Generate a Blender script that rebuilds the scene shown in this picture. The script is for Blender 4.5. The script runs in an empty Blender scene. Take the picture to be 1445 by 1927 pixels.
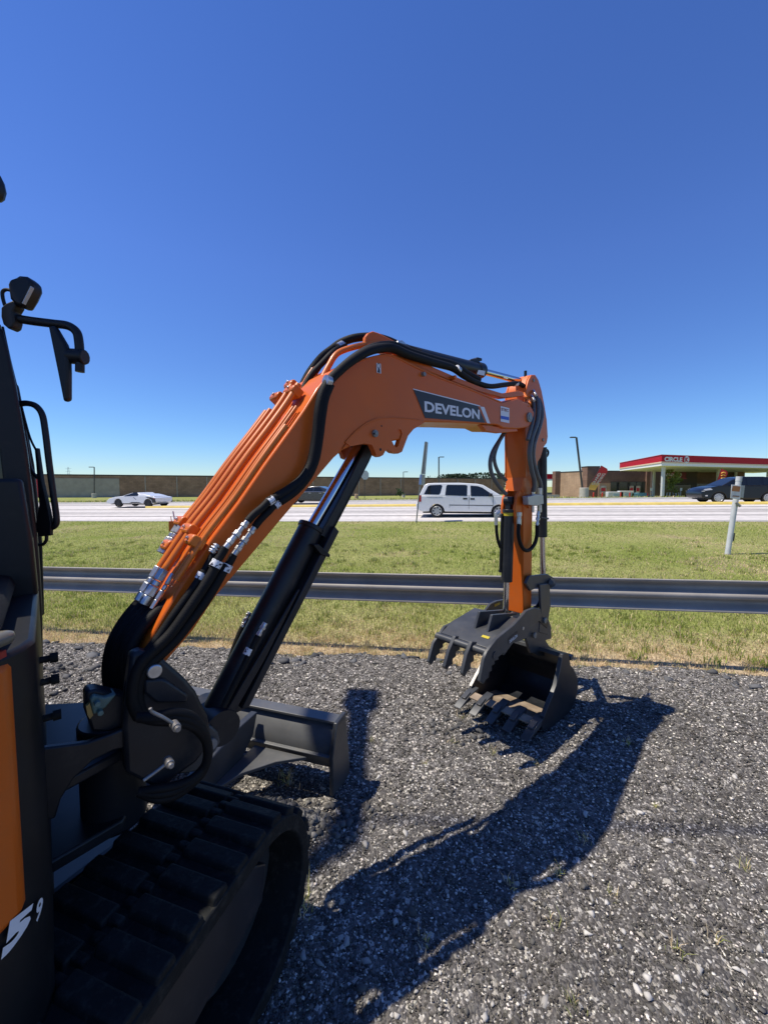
import bpy, bmesh, math, random
import numpy as np
from mathutils import Vector, Matrix
R=math.radians
random.seed(7); rng=np.random.default_rng(7)
S=bpy.context.scene; COL=S.collection
# ---------------- camera, sky, sun, exposure ----------------
FPX=755.0; PITCH=R(3.68); CAMP=Vector((0,0,1.6))
cd=bpy.data.cameras.new('camera'); cam=bpy.data.objects.new('camera',cd); COL.objects.link(cam)
cd.sensor_fit='VERTICAL'; cd.sensor_height=36; cd.lens=36*FPX/1927; cd.clip_start=.05; cd.clip_end=6000
cam.location=CAMP; cam.rotation_euler=(R(90)-PITCH,0,0); S.camera=cam
SUN=Vector((-.462,-.025,1)).normalized()
el=math.asin(SUN.z); az=math.atan2(SUN.x,SUN.y)
W=bpy.data.worlds.new('World'); S.world=W; W.use_nodes=True
nt=W.node_tree; bg=nt.nodes['Background']; sk=nt.nodes.new('ShaderNodeTexSky')
sk.sky_type='NISHITA'; sk.sun_disc=False; sk.sun_elevation=el; sk.sun_rotation=az
sk.altitude=0; sk.air_density=1.0; sk.dust_density=0; sk.ozone_density=1.6
hs_=nt.nodes.new('ShaderNodeHueSaturation'); hs_.inputs['Saturation'].default_value=1.12
mt_=nt.nodes.new('ShaderNodeMix'); mt_.data_type='RGBA'; mt_.blend_type='MULTIPLY'; mt_.inputs[0].default_value=1; tc_=nt.nodes.new('ShaderNodeTexCoord'); sx_=nt.nodes.new('ShaderNodeSeparateXYZ'); nt.links.new(tc_.outputs['Generated'],sx_.inputs[0])
rp_=nt.nodes.new('ShaderNodeValToRGB'); nt.links.new(sx_.outputs[2],rp_.inputs[0]); e_=rp_.color_ramp.elements
e_[0].position=0; e_[0].color=(.60,.76,.98,1); e_[1].position=.75; e_[1].color=(.76,.79,1.13,1)
for p_,k_ in ((.10,(.62,.78,1.05)),(.25,(.70,.78,1.08)),(.45,(.80,.83,1.17))): q_=e_.new(p_); q_.color=(*k_,1)
nt.links.new(rp_.outputs[0],mt_.inputs[7])
nt.links.new(sk.outputs[0],mt_.inputs[6]); nt.links.new(mt_.outputs[2],hs_.inputs['Color']); nt.links.new(hs_.outputs[0],bg.inputs[0]); bg.inputs[1].default_value=.122
sd=bpy.data.lights.new('sun','SUN'); so=bpy.data.objects.new('sun',sd); COL.objects.link(so)
sd.energy=5.0; sd.angle=R(.53); sd.color=(1,.925,.80)
so.rotation_euler=(-SUN).to_track_quat('-Z','Y').to_euler()
S.view_settings.view_transform='Standard'; S.view_settings.look='None'; S.view_settings.exposure=0.18
S.view_settings.gamma=1
# ---------------- projection helpers ----------------
def ray(px,py):
    a=(px-722.5)/FPX; b=(963.5-py)/FPX
    return Vector((a,math.cos(PITCH)+b*math.sin(PITCH),-math.sin(PITCH)+b*math.cos(PITCH)))
def at(px,py,Y):
    r=ray(px,py); return CAMP+r*(Y/r.y)
class Frame:
    def __init__(s,ang,ox,oy):
        a=R(ang); s.F=Vector((math.sin(a),math.cos(a),0)); s.N=Vector((math.cos(a),-math.sin(a),0)); s.O=Vector((ox,oy,0))
    def w(s,f,n,z): return s.O+s.F*f+s.N*n+Vector((0,0,z))
    def p(s,px,py,off):   # pixel -> (along, z) on the plane at that offset
        r=ray(px,py); t=(off-(CAMP-s.O).dot(s.N))/r.dot(s.N); P=CAMP+r*t
        return ((P-s.O).dot(s.F),P.z)
    def P(s,px,py,off):
        a,z=s.p(px,py,off); return s.w(a,off,z)
BF=Frame(46,.907,2.759)      # boom, arm and bucket plane
_a=R(18); MF=Frame(18,-.75*math.sin(_a)+.085*math.cos(_a),-.75*math.cos(_a)-.085*math.sin(_a))   # tracks and blade
UF=Frame(50,-1.67,.67)    # upper structure, origin on the slew axis
# ---------------- materials ----------------
MATS={}
def mat(name,c,rough=.6,metal=0,var=.12,scale=8,bump=0,bscale=60,coat=0,c2=None,obj=True,spec=.5,dirt=None,dirtamt=.4):
    if name in MATS: return MATS[name]
    m=bpy.data.materials.new(name); m.use_nodes=True; n=m.node_tree.nodes; l=m.node_tree.links; b=n['Principled BSDF']
    b.inputs['Roughness'].default_value=rough; b.inputs['Metallic'].default_value=metal
    b.inputs['Specular IOR Level'].default_value=spec
    if coat: b.inputs['Coat Weight'].default_value=coat; b.inputs['Coat Roughness'].default_value=.12
    tc=n.new('ShaderNodeTexCoord'); tx=n.new('ShaderNodeTexNoise'); tx.inputs['Scale'].default_value=scale; tx.inputs['Detail'].default_value=6
    l.new(tc.outputs['Object'],tx.inputs['Vector'])
    cr=n.new('ShaderNodeValToRGB'); e=cr.color_ramp.elements; e[0].position=.3; e[1].position=.72
    a=[x*(1-var) for x in c]; d=list(c2) if c2 else [min(1,x*(1+var)) for x in c]
    e[0].color=(*a,1); e[1].color=(*d,1); l.new(tx.outputs['Fac'],cr.inputs[0]); out=cr.outputs[0]
    if dirt:
        t2=n.new('ShaderNodeTexNoise'); t2.inputs['Scale'].default_value=scale*2.3; t2.inputs['Detail'].default_value=10; t2.inputs['Roughness'].default_value=.7
        l.new(tc.outputs['Object'],t2.inputs['Vector']); r2=n.new('ShaderNodeMapRange'); r2.inputs[1].default_value=.52; r2.inputs[2].default_value=.75; r2.inputs[4].default_value=dirtamt
        l.new(t2.outputs['Fac'],r2.inputs[0]); mx=n.new('ShaderNodeMix'); mx.data_type='RGBA'; l.new(r2.outputs[0],mx.inputs[0]); l.new(out,mx.inputs[6]); mx.inputs[7].default_value=(*dirt,1); out=mx.outputs[2]
    l.new(out,b.inputs['Base Color'])
    rr=n.new('ShaderNodeMapRange'); rr.inputs[3].default_value=max(.02,rough*.85); rr.inputs[4].default_value=min(1,rough*1.2); l.new(tx.outputs['Fac'],rr.inputs[0]); l.new(rr.outputs[0],b.inputs['Roughness'])
    if bump:
        t3=n.new('ShaderNodeTexNoise'); t3.inputs['Scale'].default_value=bscale; t3.inputs['Detail'].default_value=4; l.new(tc.outputs['Object'],t3.inputs['Vector'])
        bp=n.new('ShaderNodeBump'); bp.inputs['Strength'].default_value=bump; bp.inputs['Distance'].default_value=.01; l.new(t3.outputs['Fac'],bp.inputs['Height']); l.new(bp.outputs[0],b.inputs['Normal'])
    MATS[name]=m; return m
def attrmat(name,rough=.85,attr='col',spec=.3,trans=0):
    m=bpy.data.materials.new(name); m.use_nodes=True; n=m.node_tree.nodes; l=m.node_tree.links; b=n['Principled BSDF']
    b.inputs['Roughness'].default_value=rough; b.inputs['Specular IOR Level'].default_value=spec
    a=n.new('ShaderNodeAttribute'); a.attribute_name=attr; l.new(a.outputs['Color'],b.inputs['Base Color'])
    if trans:
        t=n.new('ShaderNodeBsdfTranslucent'); l.new(a.outputs['Color'],t.inputs[0]); mx=n.new('ShaderNodeMixShader'); mx.inputs[0].default_value=trans
        l.new(b.outputs[0],mx.inputs[1]); l.new(t.outputs[0],mx.inputs[2]); l.new(mx.outputs[0],n['Material Output'].inputs[0])
    return m
ORANGE=mat('orange_paint',(.62,.122,.010),.40,var=.06,scale=5,coat=.08,spec=.32,bump=.03,bscale=90,dirt=(.42,.14,.05),dirtamt=.25)
BLACK=mat('black_paint',(.014,.016,.020),.38,spec=.35,var=.25,scale=6,dirt=(.06,.055,.05),dirtamt=.5)
STEEL=mat('dark_grey_steel',(.052,.055,.058),.40,metal=.15,var=.25,scale=7,dirt=(.12,.105,.085),dirtamt=.5)
SATIN=mat('satin_black',(.009,.010,.012),.45,var=.25,spec=.32,dirt=(.03,.028,.025),dirtamt=.4)
RUBBER=mat('rubber',(.011,.012,.012),.75,spec=.22,var=.35,scale=14,bump=.25,bscale=70,dirt=(.075,.068,.055),dirtamt=.6)
HOSE=mat('black_hose',(.007,.007,.0075),.65,spec=.22,var=.3,scale=20,bump=.15,bscale=260)
GHOSE=mat('grey_hose',(.10,.105,.10),.38,var=.2,scale=10,bump=.3,bscale=200)
CHROME=mat('chrome',(.62,.62,.64),.12,metal=1,var=.05)
ZINC=mat('zinc_fitting',(.55,.56,.57),.33,metal=.85,var=.25,scale=40)
WHITE=mat('white_vinyl',(.72,.73,.74),.5,var=.03)
NAVY=mat('dark_decal',(.022,.024,.030),.45,var=.05)
YELLOW=mat('yellow_label',(.50,.40,.02),.5,var=.05)
BLUE=mat('blue_label',(.03,.10,.5),.5,var=.05)
RED=mat('red_panel',(.42,.012,.03),.4,var=.08)
GREENM=mat('pale_green_metal',(.12,.19,.16),.5,var=.3,scale=30)
def tagmat():
    m=bpy.data.materials.new('printed_tag'); m.use_nodes=True; n=m.node_tree.nodes; l=m.node_tree.links; b=n['Principled BSDF']; b.inputs['Roughness'].default_value=.45
    tc=n.new('ShaderNodeTexCoord'); v=n.new('ShaderNodeTexNoise'); v.inputs['Scale'].default_value=130; v.inputs['Detail'].default_value=1; l.new(tc.outputs['Object'],v.inputs['Vector'])
    c=n.new('ShaderNodeValToRGB'); c.color_ramp.interpolation='CONSTANT'; c.color_ramp.elements[0].color=(.7,.71,.73,1); c.color_ramp.elements[1].position=.60; c.color_ramp.elements[1].color=(.03,.03,.05,1)
    l.new(v.outputs['Fac'],c.inputs[0]); l.new(c.outputs[0],b.inputs['Base Color']); return m
TAG=tagmat()
GLASS=mat('tinted_glass',(.010,.013,.016),.08,var=.1,spec=.5)
# ---------------- mesh helpers ----------------
SLIM=False
def slim(p): return min(1.,.62+(p.y-1.2)*.21)   # gauge of hoses and pipes grows along the boom
class MB:
    def __init__(s): s.v=[]; s.f=[]; s.mi=[]; s.m=0
    def add(s,vs,fs):
        k=len(s.v); s.v+= [tuple(x) for x in vs]; s.f+=[tuple(i+k for i in f) for f in fs]; s.mi+=[s.m]*len(fs)
    def prism(s,poly,fr,o0,o1):      # poly (along,z) extruded between two offsets of a frame
        n=len(poly); vs=[fr.w(a,o1,z) for a,z in poly]+[fr.w(a,o0,z) for a,z in poly]
        s.add(vs,[tuple(range(n)),tuple(range(2*n-1,n-1,-1))]+[(i+n,(i+1)%n+n,(i+1)%n,i) for i in range(n)])
    def pprism(s,pix,fr,o1,th):      # pixel outline read on the near face o1, thickness th behind it
        s.prism([fr.p(x,y,o1) for x,y in pix],fr,o1-th,o1)
    def box(s,c,d,M=None):
        c=Vector(c); vs=[Vector((x*d[0]/2,y*d[1]/2,z*d[2]/2)) for x in(-1,1) for y in(-1,1) for z in(-1,1)]
        if M: vs=[M@v for v in vs]
        s.add([c+v for v in vs],[(0,1,3,2),(4,6,7,5),(0,4,5,1),(2,3,7,6),(0,2,6,4),(1,5,7,3)])
    def fbox(s,fr,f0,f1,n0,n1,z0,z1): s.prism([(f0,z0),(f1,z0),(f1,z1),(f0,z1)],fr,n0,n1)
    def tube(s,pts,r,n=12,cap=True,smooth=True,sub=6):
        pts=[Vector(p) for p in pts]
        if smooth and len(pts)>2: pts=catmull(pts,sub)
        N=len(pts); rs=r if isinstance(r,(list,tuple)) else [r]*N
        if len(rs)!=N: rs=list(np.interp(np.linspace(0,1,N),np.linspace(0,1,len(rs)),rs))
        if SLIM: rs=[q*slim(p) for q,p in zip(rs,pts)]
        up=None; rings=[]
        for i,p in enumerate(pts):
            t=(pts[min(i+1,N-1)]-pts[max(i-1,0)]).normalized()
            if up is None: up=t.orthogonal().normalized()
            up=(up-t*up.dot(t)).normalized(); sd_=t.cross(up)
            rings.append([p+up*math.cos(2*math.pi*k/n)*rs[i]+sd_*math.sin(2*math.pi*k/n)*rs[i] for k in range(n)])
        vs=[v for rg in rings for v in rg]; fs=[(i*n+k,i*n+(k+1)%n,(i+1)*n+(k+1)%n,(i+1)*n+k) for i in range(N-1) for k in range(n)]
        if cap: fs+=[tuple(range(n-1,-1,-1)),tuple((N-1)*n+k for k in range(n))]
        s.add(vs,fs)
    def cyl(s,a,b,r,n=20,r2=None): s.tube([a,b],[r,r if r2 is None else r2],n,smooth=False)
    def quad(s,a,b,c,d): s.add([a,b,c,d],[(0,1,2,3)])
    def sheet(s,poly,fr,off): # flat polygon
        s.add([fr.w(a,off,z) for a,z in poly],[tuple(range(len(poly)))])
    def build(s,name,m,parent=None,smooth=35,bevel=0,recalc=True):
        me=bpy.data.meshes.new(name); me.from_pydata(s.v,[],s.f)
        ms=m if isinstance(m,list) else [m]
        for x in ms: me.materials.append(x)
        me.polygons.foreach_set('material_index',s.mi)
        if recalc:
            b=bmesh.new(); b.from_mesh(me); bmesh.ops.recalc_face_normals(b,faces=b.faces); b.to_mesh(me); b.free()
        if smooth:
            me.polygons.foreach_set('use_smooth',[True]*len(me.polygons)); me.set_sharp_from_angle(angle=R(smooth))
        o=bpy.data.objects.new(name,me); COL.objects.link(o)
        if parent: attach(o,parent)
        if bevel:
            bv=o.modifiers.new('bevel','BEVEL'); bv.width=bevel; bv.segments=2; bv.limit_method='ANGLE'; bv.angle_limit=R(40); bv.harden_normals=False
        return o
def wloc(o):
    M=Matrix.Translation(o.location)@o.rotation_euler.to_matrix().to_4x4()
    return (wloc(o.parent)@o.matrix_parent_inverse@M) if o.parent else M
def attach(o,p): o.parent=p; o.matrix_parent_inverse=wloc(p).inverted()
def catmull(P,sub=6):
    out=[]; n=len(P)
    for i in range(n-1):
        p0=P[max(i-1,0)];p1=P[i];p2=P[i+1];p3=P[min(i+2,n-1)]
        for k in range(sub):
            t=k/sub; out.append(.5*((2*p1)+(p2-p0)*t+(2*p0-5*p1+4*p2-p3)*t*t+(3*p1-p0-3*p2+p3)*t**3))
    out.append(P[-1]); return out
def c2(P,sub=5,closed=False): return [tuple(v)[:2] for v in catmull([Vector((a,b,0)) for a,b in P],sub)]
def thing(name,label,cat,loc=(0,0,0),rz=0,group=None):
    o=bpy.data.objects.new(name,None); COL.objects.link(o); o.location=loc; o.rotation_euler=(0,0,rz); o.empty_display_size=.2
    return tag(o,label,cat,group)
def tag(o,label,cat,group=None):
    o['label']=label; o['category']=cat
    if group: o['group']=group
    return o
def struct(o): o['kind']='structure'; return o
def text_mesh(name,txt,quad,m,parent=None,bold=.0,shear=0,lift=0):
    """lettering laid on the flat quad bl,br,tr,tl (a real surface in the scene)"""
    cu=bpy.data.curves.new(name,'FONT'); cu.body=txt; cu.size=1; cu.offset=bold; cu.shear=shear; cu.resolution_u=3
    o=bpy.data.objects.new(name,cu); COL.objects.link(o); bpy.context.view_layer.update()
    me=bpy.data.meshes.new_from_object(o.evaluated_get(bpy.context.evaluated_depsgraph_get())); bpy.data.objects.remove(o)
    n=len(me.vertices); co=np.zeros(n*3); me.vertices.foreach_get('co',co); co=co.reshape(-1,3)
    mn=co.min(0); mx=co.max(0); q=[Vector(x) for x in quad]
    nn=(q[1]-q[0]).cross(q[3]-q[0]).normalized()*lift
    for v in me.vertices:
        u=(v.co.x-mn[0])/(mx[0]-mn[0]); w=(v.co.y-mn[1])/(mx[1]-mn[1])
        v.co=(q[0]*(1-u)+q[1]*u)*(1-w)+(q[3]*(1-u)+q[2]*u)*w+nn
    me.materials.clear(); me.materials.append(m)
    o=bpy.data.objects.new(name,me); COL.objects.link(o)
    if parent: attach(o,parent)
    return o
# ---------------- terrain ----------------
KV=1.367; EU=Vector((.983,-.183,0)); EV=Vector((.183,.983,0))
def sm(t): t=np.clip(t,0,1); return t*t*(3-2*t)
def uv(x,y): return x*.983-y*.183, KV*(x*.183+y*.983)
def yv(x,v): return (v/KV-.183*x)/.983   # y of the point at x on the line v
def H(x,y):
    x=np.asarray(x,float); y=np.asarray(y,float)
    u,v=uv(x,y); xc=60*np.tanh(x/60)*.0206
    zr=-.22+xc; zp=-.55+xc+.0165*np.clip((np.minimum(v,47.4)-.2503*x)/.968,-20,70)
    z=sm((v-3.6)/2.4)*zr*np.ones_like(x)
    t=(v-6)/20.; z=np.where(v>6,zr*(1-sm(t))+zp*sm(t),z)
    z=np.where(v>26,zp,z)
    t=np.clip((v-47.4)/90,0,1); z=np.where(v>47.4,zp*(1-t)+(-1.2)*t,z)
    return z
def Hs(x,y): return float(H(x,y))
_lat=rng.random((256,256))
def vnoise(x,y,f,seed=0):
    x=np.asarray(x)*f+seed*17.3; y=np.asarray(y)*f+seed*7.9
    xi=np.floor(x).astype(int); yi=np.floor(y).astype(int); fx=x-xi; fy=y-yi; fx=fx*fx*(3-2*fx); fy=fy*fy*(3-2*fy)
    g=lambda a,b:_lat[a%256,b%256]
    return (g(xi,yi)*(1-fx)+g(xi+1,yi)*fx)*(1-fy)+(g(xi,yi+1)*(1-fx)+g(xi+1,yi+1)*fx)*fy
def vb(x,y=0):   # where gravel gives way to grass (as v)
    x=np.asarray(x,float); return 5.35+.10*np.clip(x,-5,6)+.5*(vnoise(x,x*0,1.1,3)-.5)+.22*(vnoise(x,x*0,5,5)-.5)
def grid_mesh(name,X,Y,Z,m,cols=None):
    ny,nx=X.shape; me=bpy.data.meshes.new(name); co=np.stack([X,Y,Z],-1).reshape(-1,3)
    idx=np.arange(ny*nx).reshape(ny,nx); q=np.stack([idx[:-1,:-1],idx[:-1,1:],idx[1:,1:],idx[1:,:-1]],-1).reshape(-1,4)
    me.vertices.add(len(co)); me.vertices.foreach_set('co',co.ravel()); me.loops.add(q.size); me.loops.foreach_set('vertex_index',q.ravel().astype(np.int32))
    me.polygons.add(len(q)); me.polygons.foreach_set('loop_start',np.arange(0,q.size,4,dtype=np.int32)); me.polygons.foreach_set('loop_total',np.full(len(q),4,np.int32))
    me.update(); me.validate(); me.polygons.foreach_set('use_smooth',[True]*len(q)); me.materials.append(m)
    o=bpy.data.objects.new(name,me); COL.objects.link(o); return o
def graded(lo,a,b,hi,fine,grow=1.18):
    c=list(np.arange(a,b+fine/2,fine)); s=fine; x=b
    while x<hi: s*=grow; x+=s; c.append(x)
    s=fine; x=a; l=[]
    while x>lo: s*=grow; x-=s; l.append(x)
    return np.array(l[::-1]+c)
def dryness(x,v): e=v-vb(x); return np.clip(np.exp(-(np.maximum(e,0)/1.0)**1.5)*1.15+.25*(vnoise(x,v,.9,21)-.45)*(v<9),0,1)
def ground_mat():
    m=bpy.data.materials.new('turf_soil'); m.use_nodes=True; n=m.node_tree.nodes; l=m.node_tree.links; b=n['Principled BSDF']; b.inputs['Roughness'].default_value=.95; b.inputs['Specular IOR Level'].default_value=.1
    tc=n.new('ShaderNodeTexCoord'); a=n.new('ShaderNodeTexNoise'); a.inputs['Scale'].default_value=.35; a.inputs['Detail'].default_value=8; l.new(tc.outputs['Object'],a.inputs[0])
    c=n.new('ShaderNodeValToRGB'); e=c.color_ramp.elements; e[0].position=.3; e[0].color=(.20,.24,.05,1); e[1].position=.62; e[1].color=(.31,.31,.11,1); x=e.new(.74); x.color=(.34,.27,.16,1); l.new(a.outputs['Fac'],c.inputs[0])
    at0=n.new('ShaderNodeAttribute'); at0.attribute_name='dry'; md=n.new('ShaderNodeMix'); md.data_type='RGBA'; l.new(at0.outputs['Fac'],md.inputs[0]); l.new(c.outputs[0],md.inputs[6]); md.inputs[7].default_value=(.48,.37,.23,1); c=md
    f=n.new('ShaderNodeTexNoise'); f.inputs['Scale'].default_value=28; f.inputs['Detail'].default_value=6; l.new(tc.outputs['Object'],f.inputs[0])
    mx=n.new('ShaderNodeMix'); mx.data_type='RGBA'; mx.blend_type='MULTIPLY'; mx.inputs[0].default_value=.8; r=n.new('ShaderNodeMapRange'); r.inputs[1].default_value=.3; r.inputs[2].default_value=.7; r.inputs[3].default_value=.45; r.inputs[4].default_value=1.5; l.new(f.outputs['Fac'],r.inputs[0])
    l.new(c.outputs[2],mx.inputs[6]); l.new(r.outputs[0],mx.inputs[7]); l.new(mx.outputs[2],b.inputs['Base Color'])
    bp=n.new('ShaderNodeBump'); bp.inputs['Distance'].default_value=.05; l.new(f.outputs['Fac'],bp.inputs['Height']); l.new(bp.outputs[0],b.inputs['Normal']); return m
us=graded(-2500,-14,14,2500,1.0,1.25)
vs_=np.array(sorted(set(list(np.arange(-30,3,3))+list(np.arange(3,9,.25))+list(np.arange(9,26,1.))+[26,26.6,30,36,42,47.4,48.5,50,54,60,70,80,90,100,110,120,137.4,160,200,300,600,1200,2500,-60,-150,-400,-1200])))
U,V=np.meshgrid(us,vs_); X=U*.983+V/KV*.183; Y=-U*.183+V/KV*.983
Z=H(X,Y); Z=Z-.10*sm((vb(X)-V-.1)/.5)
go=struct(grid_mesh('ground',X,Y,Z,ground_mat())); _a=go.data.attributes.new('dry','FLOAT','POINT'); _a.data.foreach_set('value',dryness(X,V).ravel().astype(np.float32))
# road sheet
def road_mat():
    m=bpy.data.materials.new('concrete_road'); m.use_nodes=True; n=m.node_tree.nodes; l=m.node_tree.links; b=n['Principled BSDF']; b.inputs['Roughness'].default_value=.9; b.inputs['Specular IOR Level'].default_value=.2
    tc=n.new('ShaderNodeTexCoord'); mp=n.new('ShaderNodeMapping'); mp.inputs['Rotation'].default_value=(0,0,math.atan2(.183,.983)); l.new(tc.outputs['Object'],mp.inputs[0])
    sx=n.new('ShaderNodeMapping'); sx.inputs['Scale'].default_value=(.03,1.4,1); l.new(mp.outputs[0],sx.inputs[0])
    a=n.new('ShaderNodeTexNoise'); a.inputs['Scale'].default_value=1; a.inputs['Detail'].default_value=6; l.new(sx.outputs[0],a.inputs[0])
    f=n.new('ShaderNodeTexNoise'); f.inputs['Scale'].default_value=3; f.inputs['Detail'].default_value=10; l.new(tc.outputs['Object'],f.inputs[0])
    c=n.new('ShaderNodeValToRGB'); e=c.color_ramp.elements; e[0].position=.33; e[0].color=(.36,.335,.31,1); e[1].position=.56; e[1].color=(.60,.565,.53,1); l.new(a.outputs['Fac'],c.inputs[0])
    r=n.new('ShaderNodeMapRange'); r.inputs[1].default_value=.3; r.inputs[2].default_value=.7; r.inputs[3].default_value=.86; r.inputs[4].default_value=1.1; l.new(f.outputs['Fac'],r.inputs[0])
    mx=n.new('ShaderNodeMix'); mx.data_type='RGBA'; mx.blend_type='MULTIPLY'; mx.inputs[0].default_value=1; l.new(c.outputs[0],mx.inputs[6]); l.new(r.outputs[0],mx.inputs[7]); l.new(mx.outputs[2],b.inputs['Base Color']); return m
def strip(name,v0,v1,u0,u1,lift,m,th=0):
    ub=np.array([a for a in us if u0<a<u1]+[u0,u1]); ub.sort()
    vbk=np.array([v0]+[a for a in vs_ if v0<a<v1]+[v1])
    if th:
        vbk=np.array([v0,v0+.02,v1-.02,v1])
    U,V=np.meshgrid(ub,vbk); X=U*.983+V/KV*.183; Y=-U*.183+V/KV*.983; Z=H(X,Y)+lift
    if th: Z[0]-=th; Z[-1]-=th
    return struct(grid_mesh(name,X,Y,Z,m))
strip('road',26,47.4,-300,300,.012,road_mat())
SEAM=mat('asphalt_seam',(.20,.19,.18),.9,var=.4,scale=1.5)
LINEW=mat('road_paint_white',(.6,.6,.58),.7,var=.1,scale=2)
YEL=mat('road_paint_yellow',(.62,.47,.12),.7,var=.15,scale=2)
for a,w in ((29.6,.34),(32.6,.22),(33.6,.3),(36.6,.3),(43.4,.3),(45.5,.2)): strip('pavement_seam',a,a+w,-300,300,.018,SEAM)
strip('road_marking',26.5,26.62,-300,300,.022,LINEW); strip('road_marking',46.6,46.72,-300,300,.022,LINEW)
strip('kerb',38.9,39.6,-25,300,.16,YEL,.17)
strip('kerb',47.45,47.75,-300,300,.14,mat('kerb_concrete',(.40,.39,.37),.9,scale=2),.2)
strip('road_marking',36.9,37.5,14.5,18,.022,LINEW)
# gravel yard
def gravel_mat():
    m=bpy.data.materials.new('crushed_asphalt'); m.use_nodes=True; n=m.node_tree.nodes; l=m.node_tree.links; b=n['Principled BSDF']; b.inputs['Roughness'].default_value=.9; b.inputs['Specular IOR Level'].default_value=.25
    tc=n.new('ShaderNodeTexCoord')
    def vor(s,f='F1'):
        v=n.new('ShaderNodeTexVoronoi'); v.inputs['Scale'].default_value=s; v.feature=f; l.new(tc.outputs['Object'],v.inputs['Vector']); return v
    v1=vor(125); v2=vor(62); 
    g=n.new('ShaderNodeSeparateColor'); l.new(v1.outputs['Color'],g.inputs[0])
    c=n.new('ShaderNodeValToRGB'); c.color_ramp.interpolation='CONSTANT'; e=c.color_ramp.elements; e[0].position=0; e[0].color=(.066,.061,.057,1); e[1].position=.3; e[1].color=(.098,.091,.084,1)
    for p,k in ((.6,(.13,.122,.112)),(.78,(.18,.168,.152)),(.88,(.27,.25,.225)),(.94,(.44,.42,.38))): x=e.new(p); x.color=(*k,1)
    l.new(g.outputs[0],c.inputs[0])
    g2=n.new('ShaderNodeSeparateColor'); l.new(v2.outputs['Color'],g2.inputs[0])
    t=n.new('ShaderNodeMath'); t.operation='GREATER_THAN'; t.inputs[1].default_value=.955; l.new(g2.outputs[1],t.inputs[0])
    mx=n.new('ShaderNodeMix'); mx.data_type='RGBA'; l.new(t.outputs[0],mx.inputs[0]); l.new(c.outputs[0],mx.inputs[6]); mx.inputs[7].default_value=(.36,.335,.29,1)
    big=n.new('ShaderNodeTexNoise'); big.inputs['Scale'].default_value=1.3; big.inputs['Detail'].default_value=6; l.new(tc.outputs['Object'],big.inputs[0])
    r=n.new('ShaderNodeMapRange'); r.inputs[1].default_value=.3; r.inputs[2].default_value=.7; r.inputs[3].default_value=.85; r.inputs[4].default_value=1.45; l.new(big.outputs['Fac'],r.inputs[0])
    m2=n.new('ShaderNodeMix'); m2.data_type='RGBA'; m2.blend_type='MULTIPLY'; m2.inputs[0].default_value=1; l.new(mx.outputs[2],m2.inputs[6]); l.new(r.outputs[0],m2.inputs[7]); l.new(m2.outputs[2],b.inputs['Base Color'])
    ad=n.new('ShaderNodeMath'); ad.operation='ADD'; l.new(v1.outputs['Distance'],ad.inputs[0]); l.new(v2.outputs['Distance'],ad.inputs[1])
    bp=n.new('ShaderNodeBump'); bp.invert=True; bp.inputs['Strength'].default_value=.9; bp.inputs['Distance'].default_value=.006; l.new(ad.outputs[0],bp.inputs['Height']); l.new(bp.outputs[0],b.inputs['Normal']); return m
def yard_h(X,Y):
    u,v=uv(X,Y); e=vb(X)-v
    z=H(X,Y)*1.0+.03*(vnoise(X,Y,1.1,1)-.5)+.022*(vnoise(X,Y,4.,2)-.5)+.014*(vnoise(X,Y,13,3)-.5)
    z=z-.035*np.exp(-((X-.85)**2+(Y-2.65)**2)/.18)
    # windrow heaped by the blade
    bx,by=-.50,1.78; z=z+.10*np.exp(-(((X-bx)*.917-(Y-by)*.399)/.30)**2-(((X-bx)*.399+(Y-by)*.917)/.11)**2)
    z=z+.05*np.exp(-((e-.25)/.3)**2)*vnoise(X,Y,1.7,8)
    return z+np.clip(e*.35,-.4,.012)
GX=graded(-45,-3.4,4.6,60,.016,1.2); GY=graded(-40,.6,4.9,6.6,.013,1.2)
X,Y=np.meshgrid(GX,GY); fade=np.exp(-np.maximum(0,np.maximum(np.abs(X)-4.5,-Y))/3)
Z=yard_h(X,Y)+fade*(.012*(vnoise(X,Y,38,4)-.5)+.010*(vnoise(X,Y,80,6)-.5))
struct(grid_mesh('gravel_yard',X,Y,Z,gravel_mat()))
# stones and grass as big fast meshes
ICO_V=None
def ico():
    b=bmesh.new(); bmesh.ops.create_icosphere(b,subdivisions=1,radius=1); v=np.array([x.co[:] for x in b.verts]); f=np.array([[x.index for x in q.verts] for q in b.faces]); b.free(); return v,f
IV,IFc=ico()
def scatter_stones(name,P,size,cols,m,flat=.6,shard=.55):
    n=len(P); k=len(IV)
    a=rng.random(n)*6.283; sc=np.stack([size*(.7+.7*rng.random(n)),size*(.6+.5*rng.random(n)),size*flat*(.6+.7*rng.random(n))],-1)
    v=IV[None]*(1+shard*(rng.random((n,k,1))-.5)*2)*sc[:,None,:]
    tl=(rng.random(n)-.5)*1.0; ct,st=np.cos(tl),np.sin(tl); y=v[...,1]*ct[:,None]-v[...,2]*st[:,None]; z=v[...,1]*st[:,None]+v[...,2]*ct[:,None]
    ca,sa=np.cos(a)[:,None],np.sin(a)[:,None]; x=v[...,0]*ca-y*sa; y=v[...,0]*sa+y*ca
    co=np.stack([x,y,z],-1)+P[:,None,:]
    fs=(IFc[None]+ (np.arange(n)*k)[:,None,None]).reshape(-1,3)
    return tri_mesh(name,co.reshape(-1,3),fs,np.repeat(cols,k,0),m)
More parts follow.
